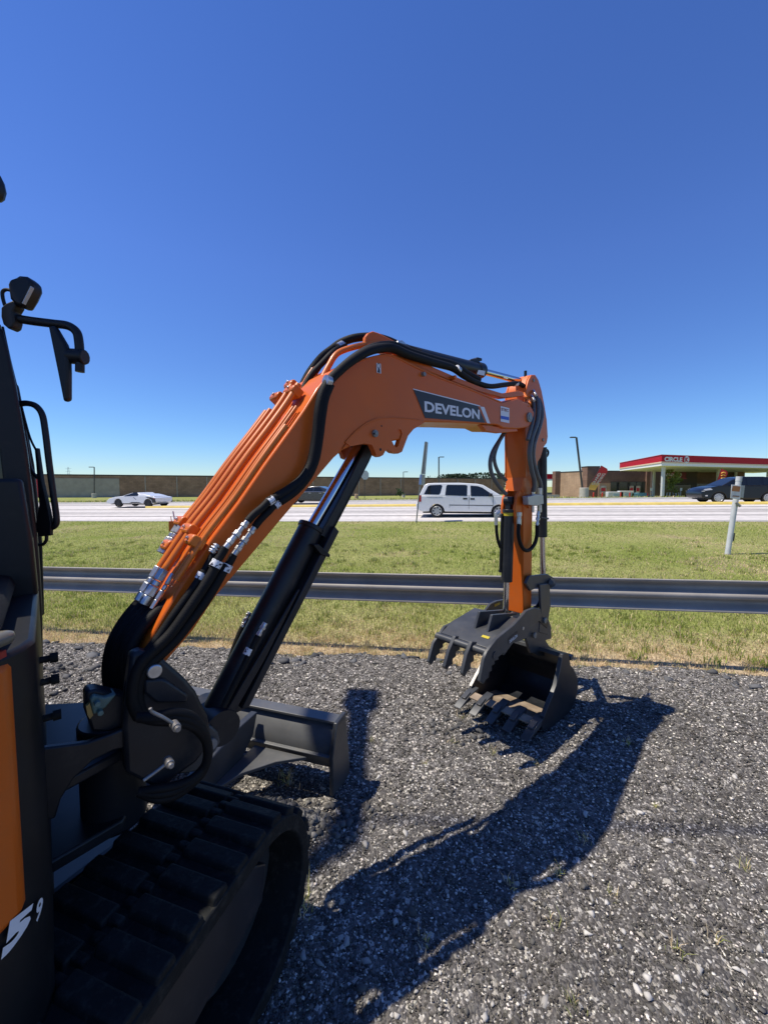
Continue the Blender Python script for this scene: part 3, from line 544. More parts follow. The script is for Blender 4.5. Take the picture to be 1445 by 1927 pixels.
# lug plates under the bend, near one with its triangular window
LUGO=[(659.9,839.8),(686.8,834.6),(700,837),(705.5,849),(708,857),(714,860),(721,856.4),(726,847),(732.5,847),(739,852),(749,853.7),(756.4,850.2),(761.6,836.7),(767.8,820),(778.2,807.6),(790,800.5),(800,794),(772,788),(740,785),(712,786),(690,795),(668,812),(650,832)]
HOLE=Z5([(1125,1070),(1135,1040),(1200,1003),(1225,1005),(1238,1040),(1200,1155),(1185,1168),(1165,1150)])
for o1 in(bw+.006,-bw+.02):
    m_=MB(); O=[BF.p(x,y,bw+.006) for x,y in LUGO]; Hh=[BF.p(x,y,bw+.006) for x,y in HOLE]
    i0=11; # bridge from outer vertex i0 to hole vertex 5
    k0=5; seq=O[:i0+1]+[Hh[(k0+j)%len(Hh)] for j in range(len(Hh)+1)]+O[i0:]
    n=len(seq); vs=[BF.w(a,o1,z) for a,z in seq]+[BF.w(a,o1-.026,z) for a,z in seq]
    no,nh=len(O),len(Hh)
    m_.add(vs,[tuple(range(n)),tuple(range(2*n-1,n-1,-1))]+[(i+n,(i+1)%n+n,(i+1)%n,i) for i in range(n) if i not in (i0,i0+nh+1)])
    m_.build('lug_plate',ORANGE,boom,smooth=0,recalc=True)
def boss(px,py,off,r,h,m,name,par,inner=None):
    s=MB(); pc=BF.P(px,py,off); s.cyl(pc-BF.N*.004,pc+BF.N*h,r,24)
    if inner: s.cyl(pc+BF.N*h,pc+BF.N*(h+.003),inner,16)
    return s.build(name,m,par,bevel=.002)
GREYS=mat('grey_steel',(.22,.22,.20),.45,metal=.4)
boss(704.5,816,bw+.006,.021,.010,GREYS,'boom_pin',boom,.012); boss(704.5,816,bw+.0195,.006,.002,SATIN,'grease_nipple',boom)
boss(718,801.5,bw+.006,.006,.001,SATIN,'bolt_hole',boom); boss(716,846,bw+.006,.009,.001,SATIN,'bolt_hole',boom)
boss(994,785.6,bw,.034,.012,GREYS,'tip_pin',boom,.02)
# under-tip reinforcement and top fin
s=MB(); s.pprism([(905,799),(950,804),(972,806),(975,812),(940,815),(915,812)],BF,.10,.03); s.build('tip_gusset',ORANGE,boom,bevel=.004)
s=MB(); s.pprism([(686,660),(688,634),(694,626),(702,623),(712,626),(748,644),(756,668),(724,665)],BF,.03,.02); s.pprism([(686,660),(688,634),(694,626),(702,623),(712,626),(748,644),(756,668),(724,665)],BF,-.07,.02); s.build('cylinder_bracket',ORANGE,boom,bevel=.004)
# raised edge flange along upper forearm of boom, weld seams
def seam(L,off,r,m,name,par): s=MB(); s.tube([BF.P(x,y,off) for x,y in L],r,8); return s.build(name,m,par)
seam([(622,704),(655,686),(690,675),(726,668),(748,674),(780,690),(830,712),(880,731),(942,757)],bw,.006,ORANGE,'weld_seam',boom)
seam([(645,845),(665,818),(690,799),(715,789),(745,787),(790,791)],bw+.004,.004,ORANGE,'weld_seam',boom)
# decals
def bq(L,off): return [BF.P(x,y,off) for x,y in L]
s=MB(); v=bq([(800,786.5),(913,795.5),(899,764),(778,733)],bw+.0025); s.quad(*v); s.build('name_decal',NAVY,boom,smooth=0)
s=MB(); s.quad(*bq([(916,796),(922,797),(911,766),(903,765)],bw+.0025)); s.quad(*bq([(778,733),(903,765),(903,763),(776.5,731)],bw+.0025)); s.build('decal_stripe',WHITE,boom,smooth=0)
text_mesh('lettering','DEVELON',bq([(799,775),(902.3,789.5),(902.3,771),(798.4,754.4)],bw+.004),WHITE,boom,.035)
s=MB(); s.quad(*bq([(941.5,793),(958,796.5),(958,768),(941.5,764)],bw+.0025)); s.build('service_sticker',WHITE,boom,smooth=0)
s=MB(); s.quad(*bq([(942,788),(957.6,791),(957.6,785),(942,782)],bw+.0035)); s.build('sticker_band',BLUE,boom,smooth=0)
text_mesh('lettering','STEC',bq([(943,772.5),(956.5,775.5),(956.5,770.5),(943,767)],bw+.0038),mat('sticker_ink',(.25,.04,.03),.5),boom,.03)
s=MB(); s.quad(*bq([(708.7,701),(717,703),(716.4,684.5),(708.3,683)],bw+.0025)); s.build('warning_sticker',WHITE,boom,smooth=0)
s=MB()
pc=BF.P(712.6,688.5,bw+.0035)
for a in range(14):
    t0,t1=a/14*6.283,(a+1)/14*6.283; U3=Vector((0,0,1)); e=lambda r,t: pc+BF.F*math.cos(t)*r*.8+U3*math.sin(t)*r
    s.quad(e(.011,t0),e(.011,t1),e(.008,t1),e(.008,t0))
pc=BF.P(712.8,697,bw+.0035); s.quad(pc+BF.F*.008-U3*.009,pc-BF.F*.008-U3*.009,pc-BF.F*.002+U3*.009,pc+BF.F*.006+U3*.006); s.build('sticker_mark',NAVY,boom,smooth=0,recalc=False)
# steel pipes on the upper face of the boom
locLE=[BF.p(x,y,bw) for x,y in LE]
def offcurve(i0,i1,h,ext=0):
    P=locLE[i0:i1]; out=[]
    for i,(a,z) in enumerate(P):
        a0,z0=P[max(i-1,0)]; a1,z1=P[min(i+1,len(P)-1)]; t=Vector((a1-a0,z1-z0)).normalized(); out.append((a-t.y*h,z+t.x*h))
    return out
pipes=[(-.118,.030,.017,3,8),(-.080,.034,.015,3,8),(-.046,.028,.014,2,8),(-.008,.040,.018,2,9),(.034,.036,.019,2,9),(.066,.020,.009,2,8),(.086,.018,.009,2,8),(.121,.022,.014,2,7)]
pt=mat('orange_pipe',(.62,.15,.012),.35,var=.06,coat=.15,spec=.4)
for o_,h,r_,i0,i1 in pipes:
    s=MB(); P=offcurve(i0,i1,h); s.tube([BF.w(a,o_,z) for a,z in P],r_,14); s.build('steel_pipe',pt,boom)
# bent pipes going over the shoulder
for L,o_,r_ in (([(583,752),(604,716),(618,690),(632,668),(650,658),(680,650),(710,645),(735,655)],.02,.017),([(560,745),(578,712),(592,690),(606,676)],-.10,.013),([(566,748),(588,712),(604,688)],-.06,.012)):
    s=MB(); s.tube(bq(L,o_),r_,14); s.build('steel_pipe',pt,boom)
# pipe clamps (blocks with bolts) low and high on the boom
for k_,(o_,w_,idx,fr_) in enumerate(((-.098,.075,3,.15),(-.062,.07,2,.55),(.014,.085,3,.0),(.10,.06,2,.8),(.014,.085,8,-.3),(-.085,.07,7,.6),(-.03,.06,8,.1))):
    P=offcurve(0,len(locLE),.034); a=Vector(P[idx]).lerp(Vector(P[min(idx+1,len(P)-1)]),fr_) if fr_>=0 else Vector(P[idx]).lerp(Vector(P[idx-1]),-fr_)
    t=(Vector(P[idx+1])-Vector(P[idx-1])).normalized(); n_=Vector((-t.y,t.x))
    def q(x,y): v=a+t*x*.8+n_*(y*.75); return (v.x,v.y)
    s=MB(); s.prism([q(-.022,-.035),q(.022,-.035),q(.022,.018),q(.012,.026),q(-.012,.026),q(-.022,.018)],BF,o_-w_*.42,o_+w_*.42); cl=s.build('pipe_clamp',pt,boom,bevel=.004)
    s=MB(); c0=q(0,.024); c1=q(0,.036); s.cyl(BF.w(c0[0],o_,c0[1]),BF.w(c1[0],o_,c1[1]),.008,6); s.build('clamp_bolt',ZINC,cl,smooth=0,bevel=.001)
# stacked end fittings below the pipes
for o_,h,r_,i0,i1 in pipes[:6]:
    P=offcurve(0,len(locLE),h); a=Vector(P[i0]); b2=Vector(P[i0-1]); d=(b2-a).normalized()
    s=MB(); w=lambda t: BF.w((a+d*t*.7).x,o_,(a+d*t*.7).y)
    s.cyl(w(-.02),w(.03),r_*1.35,6); s.cyl(w(.034),w(.055),r_*1.15,12); s.cyl(w(.058),w(.10),r_*1.45,6); s.cyl(w(.10),w(.14),r_*1.2,14); s.build('pipe_fitting',ZINC,boom,smooth=30,bevel=.0015)
# ---- hoses ----
def hose(L,off,r,m=HOSE,n=12,name='hydraulic_hose'):
    s=MB(); offs=off if isinstance(off,(list,tuple)) else [off]*len(L)
    s.tube([BF.P(x,y,o) for (x,y),o in zip(L,offs)],r,n); return s.build(name,m,EX)
def band(L,off,r,name='printed_tag',m=None):
    s=MB(); offs=off if isinstance(off,(list,tuple)) else [off]*2
    s.tube([BF.P(*L[0],offs[0]),BF.P(*L[1],offs[1])],r,16,smooth=False); return s.build(name,m or TAG,EX)
# big sleeve looping over the near face
mainL=[(520,936),(545,921),(568,902),(584,876),(592,845),(597,808),(600,775),(606,745),(616,722),(634,702),(660,680),(690,662),(716,655),(738,655),(770,668),(815,682),(850,692),(872,707),(896,720),(922,727),(950,724),(976,722),(992,733),(998,742)]
mo=[.15]*9+[.148,.145,.14,.13,.13,.12,.11,.10,.10,.09,.08,.06,.05,.05,.05]
hose(mainL,mo,[.026]*14+[.025,.024,.022,.02,.018,.017,.017,.016,.015,.014])
hose([(528,944),(556,924),(580,896),(594,864),(601,825),(606,785),(612,750),(622,724)],.156,.022)
hose([(x+4,y-5) for x,y in mainL[9:19]],[.12,.11,.10,.09,.08,.07,.06,.06,.05,.05],.024)
# second sleeve over the back of the boom
hose([(560,752),(572,722),(586,697),(606,672),(625,657),(642,645),(668,636),(700,634),(728,640),(756,652),(790,665)],[-.12,-.12,-.11,-.1,-.08,-.06,-.03,-.02,-.02,0,.04],.024)
hose([(566,742),(584,708),(604,686),(628,662),(650,650)],-.04,.018)
band([(612,716),(621,719)],.155,.030,'hose_clamp',ZINC); band([(636,655),(645,650)],-.05,.028,'hose_clamp',ZINC)
band([(858,693),(863,698)],.10,.024,'hose_clamp',ZINC); band([(966,722.5),(972,722.3)],.05,.018)
# tags and couplings of the near pair
T1=[(500,934),(513,932)]; 
band([(502,932.5),(514,934.5)],.162,.0); 
for L0,o_,r1 in (([(520,936),(508,941),(494,955),(478,968),(466,981)],.165,.0195),([(528,944),(518,949),(506,962),(490,978),(479,992)],.158,.0185)):
    hose(L0,o_,r1)
band([(514,939),(505,945)],.165,.0225); band([(524,946),(517,953)],.158,.0215)
def coupling(a,b_,off,r):
    s=MB(); A=BF.P(*a,off); B=BF.P(*b_,off); seg=[(0,.12,1.15,14),(.12,.22,1.5,6),(.22,.40,1.0,14),(.40,.52,1.55,6),(.52,.56,1.75,14),(.56,.72,1.2,14),(.72,.84,1.5,6),(.84,1,1.2,14)]
    for t0,t1,k,n in seg: s.tube([A.lerp(B,t0),A.lerp(B,t1)],r*k,n,smooth=False)
    return s.build('hose_coupling',ZINC,EX,smooth=30,bevel=.001)
coupling((466,981),(424,1031),.165,.0125); coupling((479,992),(440,1044),.158,.0125); coupling((410,1025),(398,1040),.15,.014)
hose([(424,1031),(416,1044),(408,1056),(400,1070)],.165,.021); hose([(440,1044),(434,1056),(426,1068),(414,1084)],.158,.019)
# bundle crossing down to the swing post
for L,o_,r_ in (([(412,1056),(396,1085),(376,1116),(350,1154),(322,1192),(292,1222),(266,1248),(252,1282),(250,1322),(262,1350)],.175,.024),
                ([(426,1062),(410,1092),(388,1128),(362,1164),(334,1200),(304,1230),(276,1256),(262,1290),(262,1326),(276,1352)],.165,.025),
                ([(386,1074),(372,1096),(352,1124),(326,1160),(300,1198),(276,1228),(256,1256),(244,1290),(244,1330),(256,1362)],.15,.020),
                ([(404,1040),(392,1062),(380,1084)],.14,.018)):
    hose(L,o_,r_)
band([(411,1055),(404,1067)],.176,.0275); band([(429,1062),(422,1075)],.165,.0275); band([(382,1078),(375,1090)],.15,.0225)
# main bundle from the pipe ends down behind the post
k=0
for dx,dy,o_,r_ in ((0,0,-.115,.026),(10,4,-.08,.027),(20,9,-.04,.027),(31,14,0,.028),(40,18,.04,.027),(5,8,-.1,.024),(26,4,-.02,.024)):
    L=[(310+dx,1078+dy),(300+dx,1092+dy),(287+dx,1108+dy),(262+dx*.85,1134+dy),(234+dx*.85,1168+dy*.8),(213+dx*.9,1206+dy*.6),(204+dx*1.0,1246),(205+dx*1.1,1286),(216+dx*1.0,1318),(236+dx,1345)]
    hose(L,[o_,o_,o_+.02,o_+.03,o_+.04,o_+.05,o_+.05,o_+.05,o_+.06,o_+.07],r_)
    if k<5: band([(292+dx,1104+dy),(284+dx,1113+dy)],[o_+.015,o_+.02],r_*1.12)
    k+=1
# loops hanging below the swing post
for dx,r_ in ((0,.022),(-9,.020),(9,.020)):
    hose([(262+dx*.3,1350),(292,1352+dx*.5),(330,1350+dx),(362,1358+dx),(385,1384+dx*.5),(392,1416),(384,1446-dx*.3),(362,1470-dx*.5),(330,1488-dx),(296,1494-dx),(262,1490)],[.22,.24,.25,.25,.24,.23,.22,.22,.21,.2,.18],r_)
# sensor cable clipped on the left of the pipes
s=MB(); s.tube(bq([(372,985),(352,996),(334,1008),(322,1022),(313,1040),(307,1060),(302,1072)],-.15),.0075,8); s.build('sensor_cable',mat('brown_sleeve',(.06,.035,.025),.7),EX)
s=MB(); s.tube(bq([(333,1004),(330,984),(326,962)],-.16),.0035,6); s.build('cable_tie',WHITE,EX); s=MB(); s.tube(bq([(328,992),(324,984),(322,972)],-.165),.002,6); pc=BF.P(325,990,-.165); s.box(pc,(.02,.012,.035)); s.build('seal_tag',pt,EX)
# ---- boom cylinder ----
c0=BF.P(402,1352,0); c1=BF.P(588,990,0); c2_=BF.P(683,828,0)
SLIM=False
s=MB(); s.tube([c0,c1],.051,28,smooth=False); s.tube([c0.lerp(c1,.975),c0.lerp(c1,1.0)],.056,28,smooth=False); bc=s.build('boom_cylinder',BLACK,EX,bevel=.003)
s=MB(); s.cyl(c1,c2_,.0245,22); s.build('cylinder_rod',CHROME,bc)
s=MB(); s.cyl(c2_-BF.N*.06,c2_+BF.N*.06,.034,22); s.build('rod_eye',STEEL,bc); s=MB(); s.cyl(c0-BF.N*.08,c0+BF.N*.08,.058,22); s.build('base_eye',BLACK,bc); SLIM=True
s=MB(); s.pprism([(690,838),(709,836),(695,868),(640,975),(618,1015),(604,1006),(640,940)],BF,.05,.012); s.pprism([(690,838),(709,836),(695,868),(640,975),(618,1015),(604,1006),(640,940)],BF,-.05,.012)
s.pprism([(706,842),(709,836),(640,975),(618,1015),(614,1012),(637,970)],BF,.05,.1); s.build('rod_guard',BLACK,bc,bevel=.003)
s=MB(); G=[(622,988),(639,1000),(592,1092),(470,1330),(440,1345),(415,1330),(470,1240),(560,1110)]
s.pprism(G,BF,-.075,.014); s.pprism([(630,990),(639,1000),(592,1092),(470,1330),(455,1335),(585,1080)],BF,.07,.15)
s.pprism([(560,1112),(566,1108),(500,1240),(440,1345),(425,1340),(488,1235)],BF,.075,.012); s.build('cylinder_guard',BLACK,bc,bevel=.004)
s=MB(); s.pprism([(590,1025),(600,1024),(622,1044),(620,1049),(604,1043)],BF,.08,.16); s.build('guard_bracket',SATIN,bc,bevel=.002)
for a,b_ in (((500,1172),(486,1196)),):
    s=MB(); A=BF.P(*a,.10); B=BF.P(*b_,.10)
    for t0,t1,k in((0,.3,1.3),(.3,.5,1.7),(.5,.75,1.1),(.75,1,1.5)): s.tube([A.lerp(B,t0),A.lerp(B,t1)],.010*k,6 if k>1.4 else 12,smooth=False)
    s.build('hose_fitting',ZINC,bc,bevel=.001)
hose([(486,1196),(476,1216),(462,1246),(440,1290),(420,1330)],.10,.017); band([(470,1220),(464,1232)],.10,.0195)
coupling((470,1152),(457,1180),-.05,.011); hose([(457,1180),(446,1206),(434,1240),(420,1280),(405,1310)],-.07,.016)
# ---- arm cylinder ----
a0=BF.P(718,652,0); a1=BF.P(905,698,0); a2=BF.P(997,722,0)
s=MB(); s.tube([a0,a1],.046,26,smooth=False); s.tube([a0.lerp(a1,.93),a1],.052,26,smooth=False); ac=s.build('arm_cylinder',BLACK,EX,bevel=.003)
s=MB(); s.cyl(a1,a2,.022,18); s.build('cylinder_rod',CHROME,ac)
s=MB(); s.pprism([(882,683),(886,676),(896,675),(899,672),(907,674),(907,679),(903,679),(901,692)],BF,.02,.05); s.build('port_block',SATIN,ac,bevel=.003)
s=MB(); s.pprism([(745,652),(749,641),(757,640),(769,650),(769,658)],BF,.02,.04); s.build('port_fitting',ZINC,ac,bevel=.003)
s=MB(); cs=BF.P(904,701,.047); s.quad(BF.P(897,704,.049),BF.P(911,707,.049),BF.P(913,698,.049),BF.P(900,696,.049)); s.build('white_label',WHITE,ac,smooth=0)
s=MB(); s.tube([a1.lerp(a2,.93)-BF.N*.055,a1.lerp(a2,.93)+BF.N*.055],.035,20,smooth=False); s.build('rod_eye',STEEL,ac); s=MB(); p_=BF.P(988,715,.03); s.cyl(p_,p_+Vector((0,0,.06)),.010,10); s.build('grease_nipple',SATIN,ac)
# orange carrier rail under the arm cylinder
s=MB(); s.pprism([(747,664),(760,664),(800,684),(850,706),(905,728),(945,740),(975,735),(985,738),(985,745),(950,749),(905,738),(846,715),(790,692),(750,672)],BF,.10,.05); s.build('hose_rail',ORANGE,boom,bevel=.003)
for q in((848,712),(790,706)):
    s=MB(); p_=BF.P(*q,.10); s.cyl(p_-BF.N*.03,p_+BF.N*.03,.013,12); s.build('rail_bracket',ORANGE if q[0]>800 else GREYS,boom)
# ---- arm ----
aw=.062
AR=[(984.5,812),(984,760),(986,735),(991,716),(996,706),(1003,706),(1009,715),(1015,735),(1020,760),(1025,790),(1027,822),(1025,834),(1019,842),(1013,862),(1006,905),(1002.5,935),(1001,1000),(1000.5,1075),(999.5,1152),(985,1156),(984.5,1000)]
s=MB(); s.prism([BF.p(x,y,aw) for x,y in AR],BF,-aw,aw); arm=s.build('arm',ORANGE,EX,bevel=.005)
fx=BF.p(984.5,980,aw)[0]   # along-coordinate of the arm's front face
s=MB()   # side cheeks of the arm top
s.prism([BF.p(x,y,aw) for x,y in AR[1:14]+[(984.5,900)]],BF,aw,aw+.014); s.prism([BF.p(x,y,aw) for x,y in AR[1:14]+[(984.5,900)]],BF,-aw-.014,-aw); s.build('arm_cheek',ORANGE,arm,bevel=.004)
boss(1003,716,aw+.014,.012,.006,GREYS,'pin',arm); boss(1021,828,aw+.014,.012,.006,GREYS,'pin',arm)
# thumb bracket flare on the front face
def zf(py,off=0): return BF.p(984.5,py,aw)[1]
s=MB(); L=[(0,895),(-.03,920),(-.085,935),(-.10,955),(-.085,985),(-.03,978),(.06,975),(.13,960),(.06,930),(.03,900)]
for o_ in(-.055,.035): s.prism([(fx+a,zf(y)) for a,y in L],BF,o_,o_+.02)
s.prism([(fx+a,zf(y)) for a,y in [(.0,885),(-.02,905),(-.035,925),(0,925)]],BF,-aw,aw); s.build('thumb_bracket',ORANGE,arm,bevel=.004)
s=MB(); p_=BF.w(fx+.075,aw+.001,zf(948)); s.cyl(p_,p_+BF.N*.008,.036,24); s.cyl(p_+BF.N*.008,p_+BF.N*.010,.017,20); s.build('pin_boss',ORANGE,arm,bevel=.002)
s=MB(); s.cyl(BF.w(fx+.075,aw+.010,zf(948)),BF.w(fx+.075,aw+.0125,zf(948)),.013,16); s.build('pin_hole',SATIN,arm)
# thumb cylinder in front of the arm
tx=fx-.085; zt=zf(950); 
s=MB(); s.cyl(BF.w(tx,0,zf(962)),BF.w(tx-.012,0,zf(1092)),.040,26); s.cyl(BF.w(tx,0,zf(958)),BF.w(tx,0,zf(964)),.046,26); s.cyl(BF.w(tx,-.03,zf(942)),BF.w(tx,.03,zf(942)),.032,18); s.fbox(BF,tx-.02,tx+.02,-.018,.018,zf(960),zf(940)); tcY=s.build('thumb_cylinder',BLACK,EX,bevel=.003)
s=MB(); s.cyl(BF.w(tx-.012,0,zf(1092)),BF.w(tx-.018,0,zf(1158)),.0215,18); s.build('cylinder_rod',CHROME,tcY)
s=MB(); s.cyl(BF.w(tx,0,zf(970)),BF.w(tx,0,zf(963.5)),.0412,26); s.build('yellow_label',YELLOW,tcY)
s=MB(); s.tube([BF.w(tx-.035,-.03,zf(966)),BF.w(tx-.04,-.03,zf(1010)),BF.w(tx-.045,-.03,zf(1075))],.009,10); s.cyl(BF.w(tx-.05,-.03,zf(1072)),BF.w(tx-.02,-.03,zf(1074)),.012,10); s.build('return_pipe',SATIN,tcY)
s=MB(); s.cyl(BF.P(938,962,.0),BF.P(933,968,.0),.015,10); s.cyl(BF.P(933,964,0),BF.P(933,988,0),.013,6); s.build('elbow_fitting',ZINC,tcY,bevel=.001)
hose([(934,986),(934,1000),(937,1018),(941,1030)],0,.011)
s=MB(); A=BF.P(977,964,aw+.02); B=BF.P(976,988,aw+.02); s.cyl(A,A.lerp(B,.3),.018,6); s.cyl(A.lerp(B,.3),A.lerp(B,.5),.014,12); s.cyl(A.lerp(B,.5),B,.017,6); s.build('elbow_fitting',ZINC,arm,bevel=.001)
hose([(976,986),(975,1005),(979,1024),(987,1035),(997,1034),(1006,1022),(1010,1005),(1010,988)],aw+.03,.0135)
coupling((1010,990),(1013,962),aw+.03,.010)
# grey hoses beside the arm
hose([(1002,738),(1010,752),(1013,770),(1010,795),(1000,825),(996,855),(1000,885),(1005,905),(1004,925)],[.06,.09,.115,.12,.12,.12,.115,.11,.10],.0165,GHOSE)
hose([(1006,742),(1016,760),(1019,782),(1013,808),(1004,838),(1003,865),(1009,890),(1016,910),(1017,930)],[.04,.08,.10,.105,.105,.1,.1,.09,.08],.0165,GHOSE)
hose([(998,745),(1004,765),(1001,795),(992,828)],[.06,.09,.115,.12],.013,GHOSE)
hose([(950,812),(940,828),(927,850),(922,872),(926,895),(938,915),(952,930)],[.0,0,0,0,0,.01,.03],.0145,GHOSE); hose([(944,820),(932,848),(930,868),(938,890),(952,904)],[-.05,-.05,-.05,-.04,-.02],.013,GHOSE)
s=MB(); s.pprism([(993,934),(1000,933),(1008,930),(1022,932),(1023,948),(1010,952),(994,950)],BF,aw+.05,.04); s.build('valve_block',mat('cast_aluminium',(.42,.42,.42),.4,metal=.5,var=.15),arm,bevel=.003)
for x in(1002,1016): s=MB(); s.cyl(BF.P(x,934,aw+.03),BF.P(x,918,aw+.03),.013,6); s.cyl(BF.P(x,950,aw+.03),BF.P(x,964,aw+.03),.011,6); s.build('hex_fitting',ZINC,arm,bevel=.001)
for q in((985,740),(1000,745),(992,752),(1003,735),(988,757)):
    s=MB(); s.cyl(BF.P(*q,aw+.02),BF.P(q[0]+5,q[1]+9,aw+.05),.011,6); s.build('hex_fitting',ZINC if q[0]>995 else pt,arm,bevel=.001)
s=MB(); s.tube(bq([(1018,846),(1026,845),(1031,850),(1029,858),(1020,861),(1014,858)],-.02),.008,10); s.build('coupler_hose',HOSE,arm)
# bucket cylinder behind the arm
s=MB(); s.cyl(BF.P(1019,842,0),BF.P(1020,1010,0),.036,24); s.cyl(BF.P(1020,975,.03),BF.P(1031,976,.03),.008,8); kc=s.build('bucket_cylinder',BLACK,EX,bevel=.003)
s=MB(); s.cyl(BF.P(1020,1010,0),BF.P(1021,1082,0),.021,18); s.build('cylinder_rod',CHROME,kc)
# ---- linkage ----
s=MB(); s.cyl(BF.P(1036,1097,-.09),BF.P(1036,1097,.11),.034,22); s.cyl(BF.P(1036,1097,.11),BF.P(1036,1097,.125),.02,16)
for o_ in(.10,-.08): s.pprism([(990,1098),(996,1084),(1030,1080),(1043,1088),(1045,1102),(1036,1108),(1010,1106),(998,1112)],BF,o_,.02)
for o_ in(.12,-.10): s.pprism([(1016,1100),(1034,1098),(1036,1140),(1030,1175),(1032,1195),(1014,1190),(1018,1150)],BF,o_,.018)
s.build('bucket_linkage',STEEL,EX,bevel=.004)
hose([(1018,1112),(1016,1128),(1010,1140),(1000,1146)],.09,.009); hose([(1026,1104),(1024,1124),(1012,1142),(1000,1150)],.07,.007)
# coupler plates
s=MB()
for o_ in(.115,-.095):
    s.pprism(ZB([(900,140),(935,98),(985,105),(1020,150),(1045,200),(1062,250),(1062,340),(1010,352),(1030,405),(1020,440),(905,450),(885,400),(870,345)]),BF,o_,.02)
cp=s.build('quick_coupler',STEEL,EX,bevel=.004)
s=MB(); s.pprism(ZB([(935,120),(975,115),(990,180),(1040,210),(1030,260),(985,220),(950,190)]),BF,.125,.012); s.build('latch_plate',BLACK,cp,bevel=.003)
for q in((955,140),(1005,195),(925,310)): 
    s=MB(); p_=BF.P(*ZB([q])[0],.122); s.cyl(p_,p_+BF.N*.014,.022,18); s.build('coupler_pin',GREYS,cp,bevel=.002)
SLIM=False
# ---- bucket ----
bo=.28
LIP=ZB([(1150,455),(1125,590),(1100,700),(1065,790),(1030,875),(1005,940),(982,1012)])
BACK=ZB([(1000,1055),(1080,1020),(1160,972),(1215,900),(1250,810),(1268,720),(1264,640),(1240,580),(1212,545),(1196,455)])
lip=[BF.p(x,y,bo) for x,y in LIP]; back=[BF.p(x,y,bo) for x,y in BACK]
b=MB()
b.prism(lip+back,BF,bo-.022,bo); b.prism(lip+back,BF,-bo,-bo+.022)
# shell follows the back profile
def inset(P,d):
    out=[]
    for i,(a,z) in enumerate(P):
        a0,z0=P[max(i-1,0)]; a1,z1=P[min(i+1,len(P)-1)]; t=Vector((a1-a0,z1-z0)).normalized(); out.append((a-t.y*d,z+t.x*d))
    return out
shell=[lip[-1]]+back
for P,Q in zip(shell[:-1],shell[1:]):
    pass
ins=inset(shell,.016); b.prism(shell+ins[::-1],BF,-bo+.022,bo-.022)
bk=b.build('bucket',BLACK,EX,bevel=.003)
s=MB(); s.prism([back[-1],(back[-1][0]-.02,back[-1][1]-.02),(lip[0][0]-.01,lip[0][1]-.025),lip[0]],BF,-bo+.022,bo-.022); s.build('bucket_top',STEEL,bk,bevel=.003)
s=MB(); l2=lip[:]; 
s.prism([(a-.012,z) for a,z in lip[:-1]]+[(a+.004,z) for a,z in lip[:-1]][::-1],BF,bo-.022,bo+.004); s.build('side_cutter',STEEL,bk,bevel=.002); s=MB(); s.prism([(a-.012,z) for a,z in lip[:-1]]+[(a+.004,z) for a,z in lip[:-1]][::-1],BF,-bo-.004,-bo+.022); s.build('side_cutter',mat('worn_edge',(.20,.19,.18),.35,metal=.6,var=.3,scale=20),bk,bevel=.002)
# inner floor wear plate, dusty
fl=[(lip[-1][0]-.05,lip[-1][1]+.012),(lip[-1][0]+.02,lip[-1][1]+.02)]+[(a,z+.004) for a,z in inset(back[:3],.017)]
s=MB(); q=fl+[(a,z-.012) for a,z in fl][::-1]; s.prism(q,BF,-bo+.024,bo-.024); s.build('cutting_edge',mat('rusty_steel',(.26,.19,.13),.65,metal=.1,var=.3,scale=12,c2=(.38,.30,.22)),bk,bevel=.003)
s=MB()
for a,h in((.17,.02),(.24,.02)): pass
s.prism([(back[5][0]-.07,.33),(back[5][0]-.02,.33),(back[5][0]-.02,.36),(back[5][0]-.07,.36)],BF,-bo+.03,bo-.03); s.build('inner_rib',STEEL,bk,bevel=.003)
for i in range(5):
    o_=-.25+.50*i/4; a0,z0_=lip[-1]; w=.028
    s=MB(); s.prism([(a0+.07,z0_+.035),(a0-.03,z0_+.022),(a0-.16,z0_-.03),(a0-.165,z0_-.036),(a0-.03,z0_-.018),(a0+.05,z0_-.004)],BF,o_-w,o_+w)
    v=[Vector(x) for x in s.v]
    t=s.build('tooth',STEEL,bk,bevel=.003)
    s=MB(); s.prism([(a0-.02,z0_+.026),(a0-.09,z0_+.004),(a0-.09,z0_+.012),(a0-.02,z0_+.034)],BF,o_-.018,o_+.018); s.build('tooth_cap',STEEL,t,bevel=.002)
for o_ in(.10,-.12):
    s=MB(); s.pprism(ZB([(900,440),(910,350),(960,300),(1010,340),(1050,400),(1140,440),(1190,455),(1150,500),(1060,480),(960,470)]),BF,o_,.022); s.build('bucket_ear',STEEL,bk,bevel=.004)
# ---- thumb ----
NP=ZB([(535,692),(508,672),(540,500),(565,440),(640,340),(700,290),(770,235),(830,170),(870,122),(935,96),(978,112),(985,190),(900,245),(872,330),(830,352),(765,372),(722,430),(695,470),(692,450),(650,482),(655,500),(622,512),(625,535),(600,548),(602,585),(580,600),(578,640),(556,655)])
FP=ZB([(132,542),(110,520),(150,372),(240,242),(320,206),(510,172),(552,120),(592,68),(640,45),(720,30),(760,120),(700,200),(600,252),(480,285),(340,312),(222,380),(225,402),(196,420),(198,450),(172,470),(170,500),(152,512)])
M1=ZB([(252,582),(236,560),(272,430),(320,318),(460,322),(470,345),(352,402),(350,425),(322,440),(324,475),(298,495),(296,535),(272,550)])
M2=ZB([(392,637),(374,612),(408,462),(448,362),(580,368),(590,385),(505,400),(486,430),(488,455),(460,470),(462,510),(438,530),(436,575),(412,592)])
th=MB(); th.pprism(NP,BF,.18,.02); 
thumb=th.build('thumb',STEEL,EX,bevel=.003)
s=MB(); s.pprism(FP,BF,-.22,.02); s.build('side_plate',STEEL,thumb,bevel=.003)
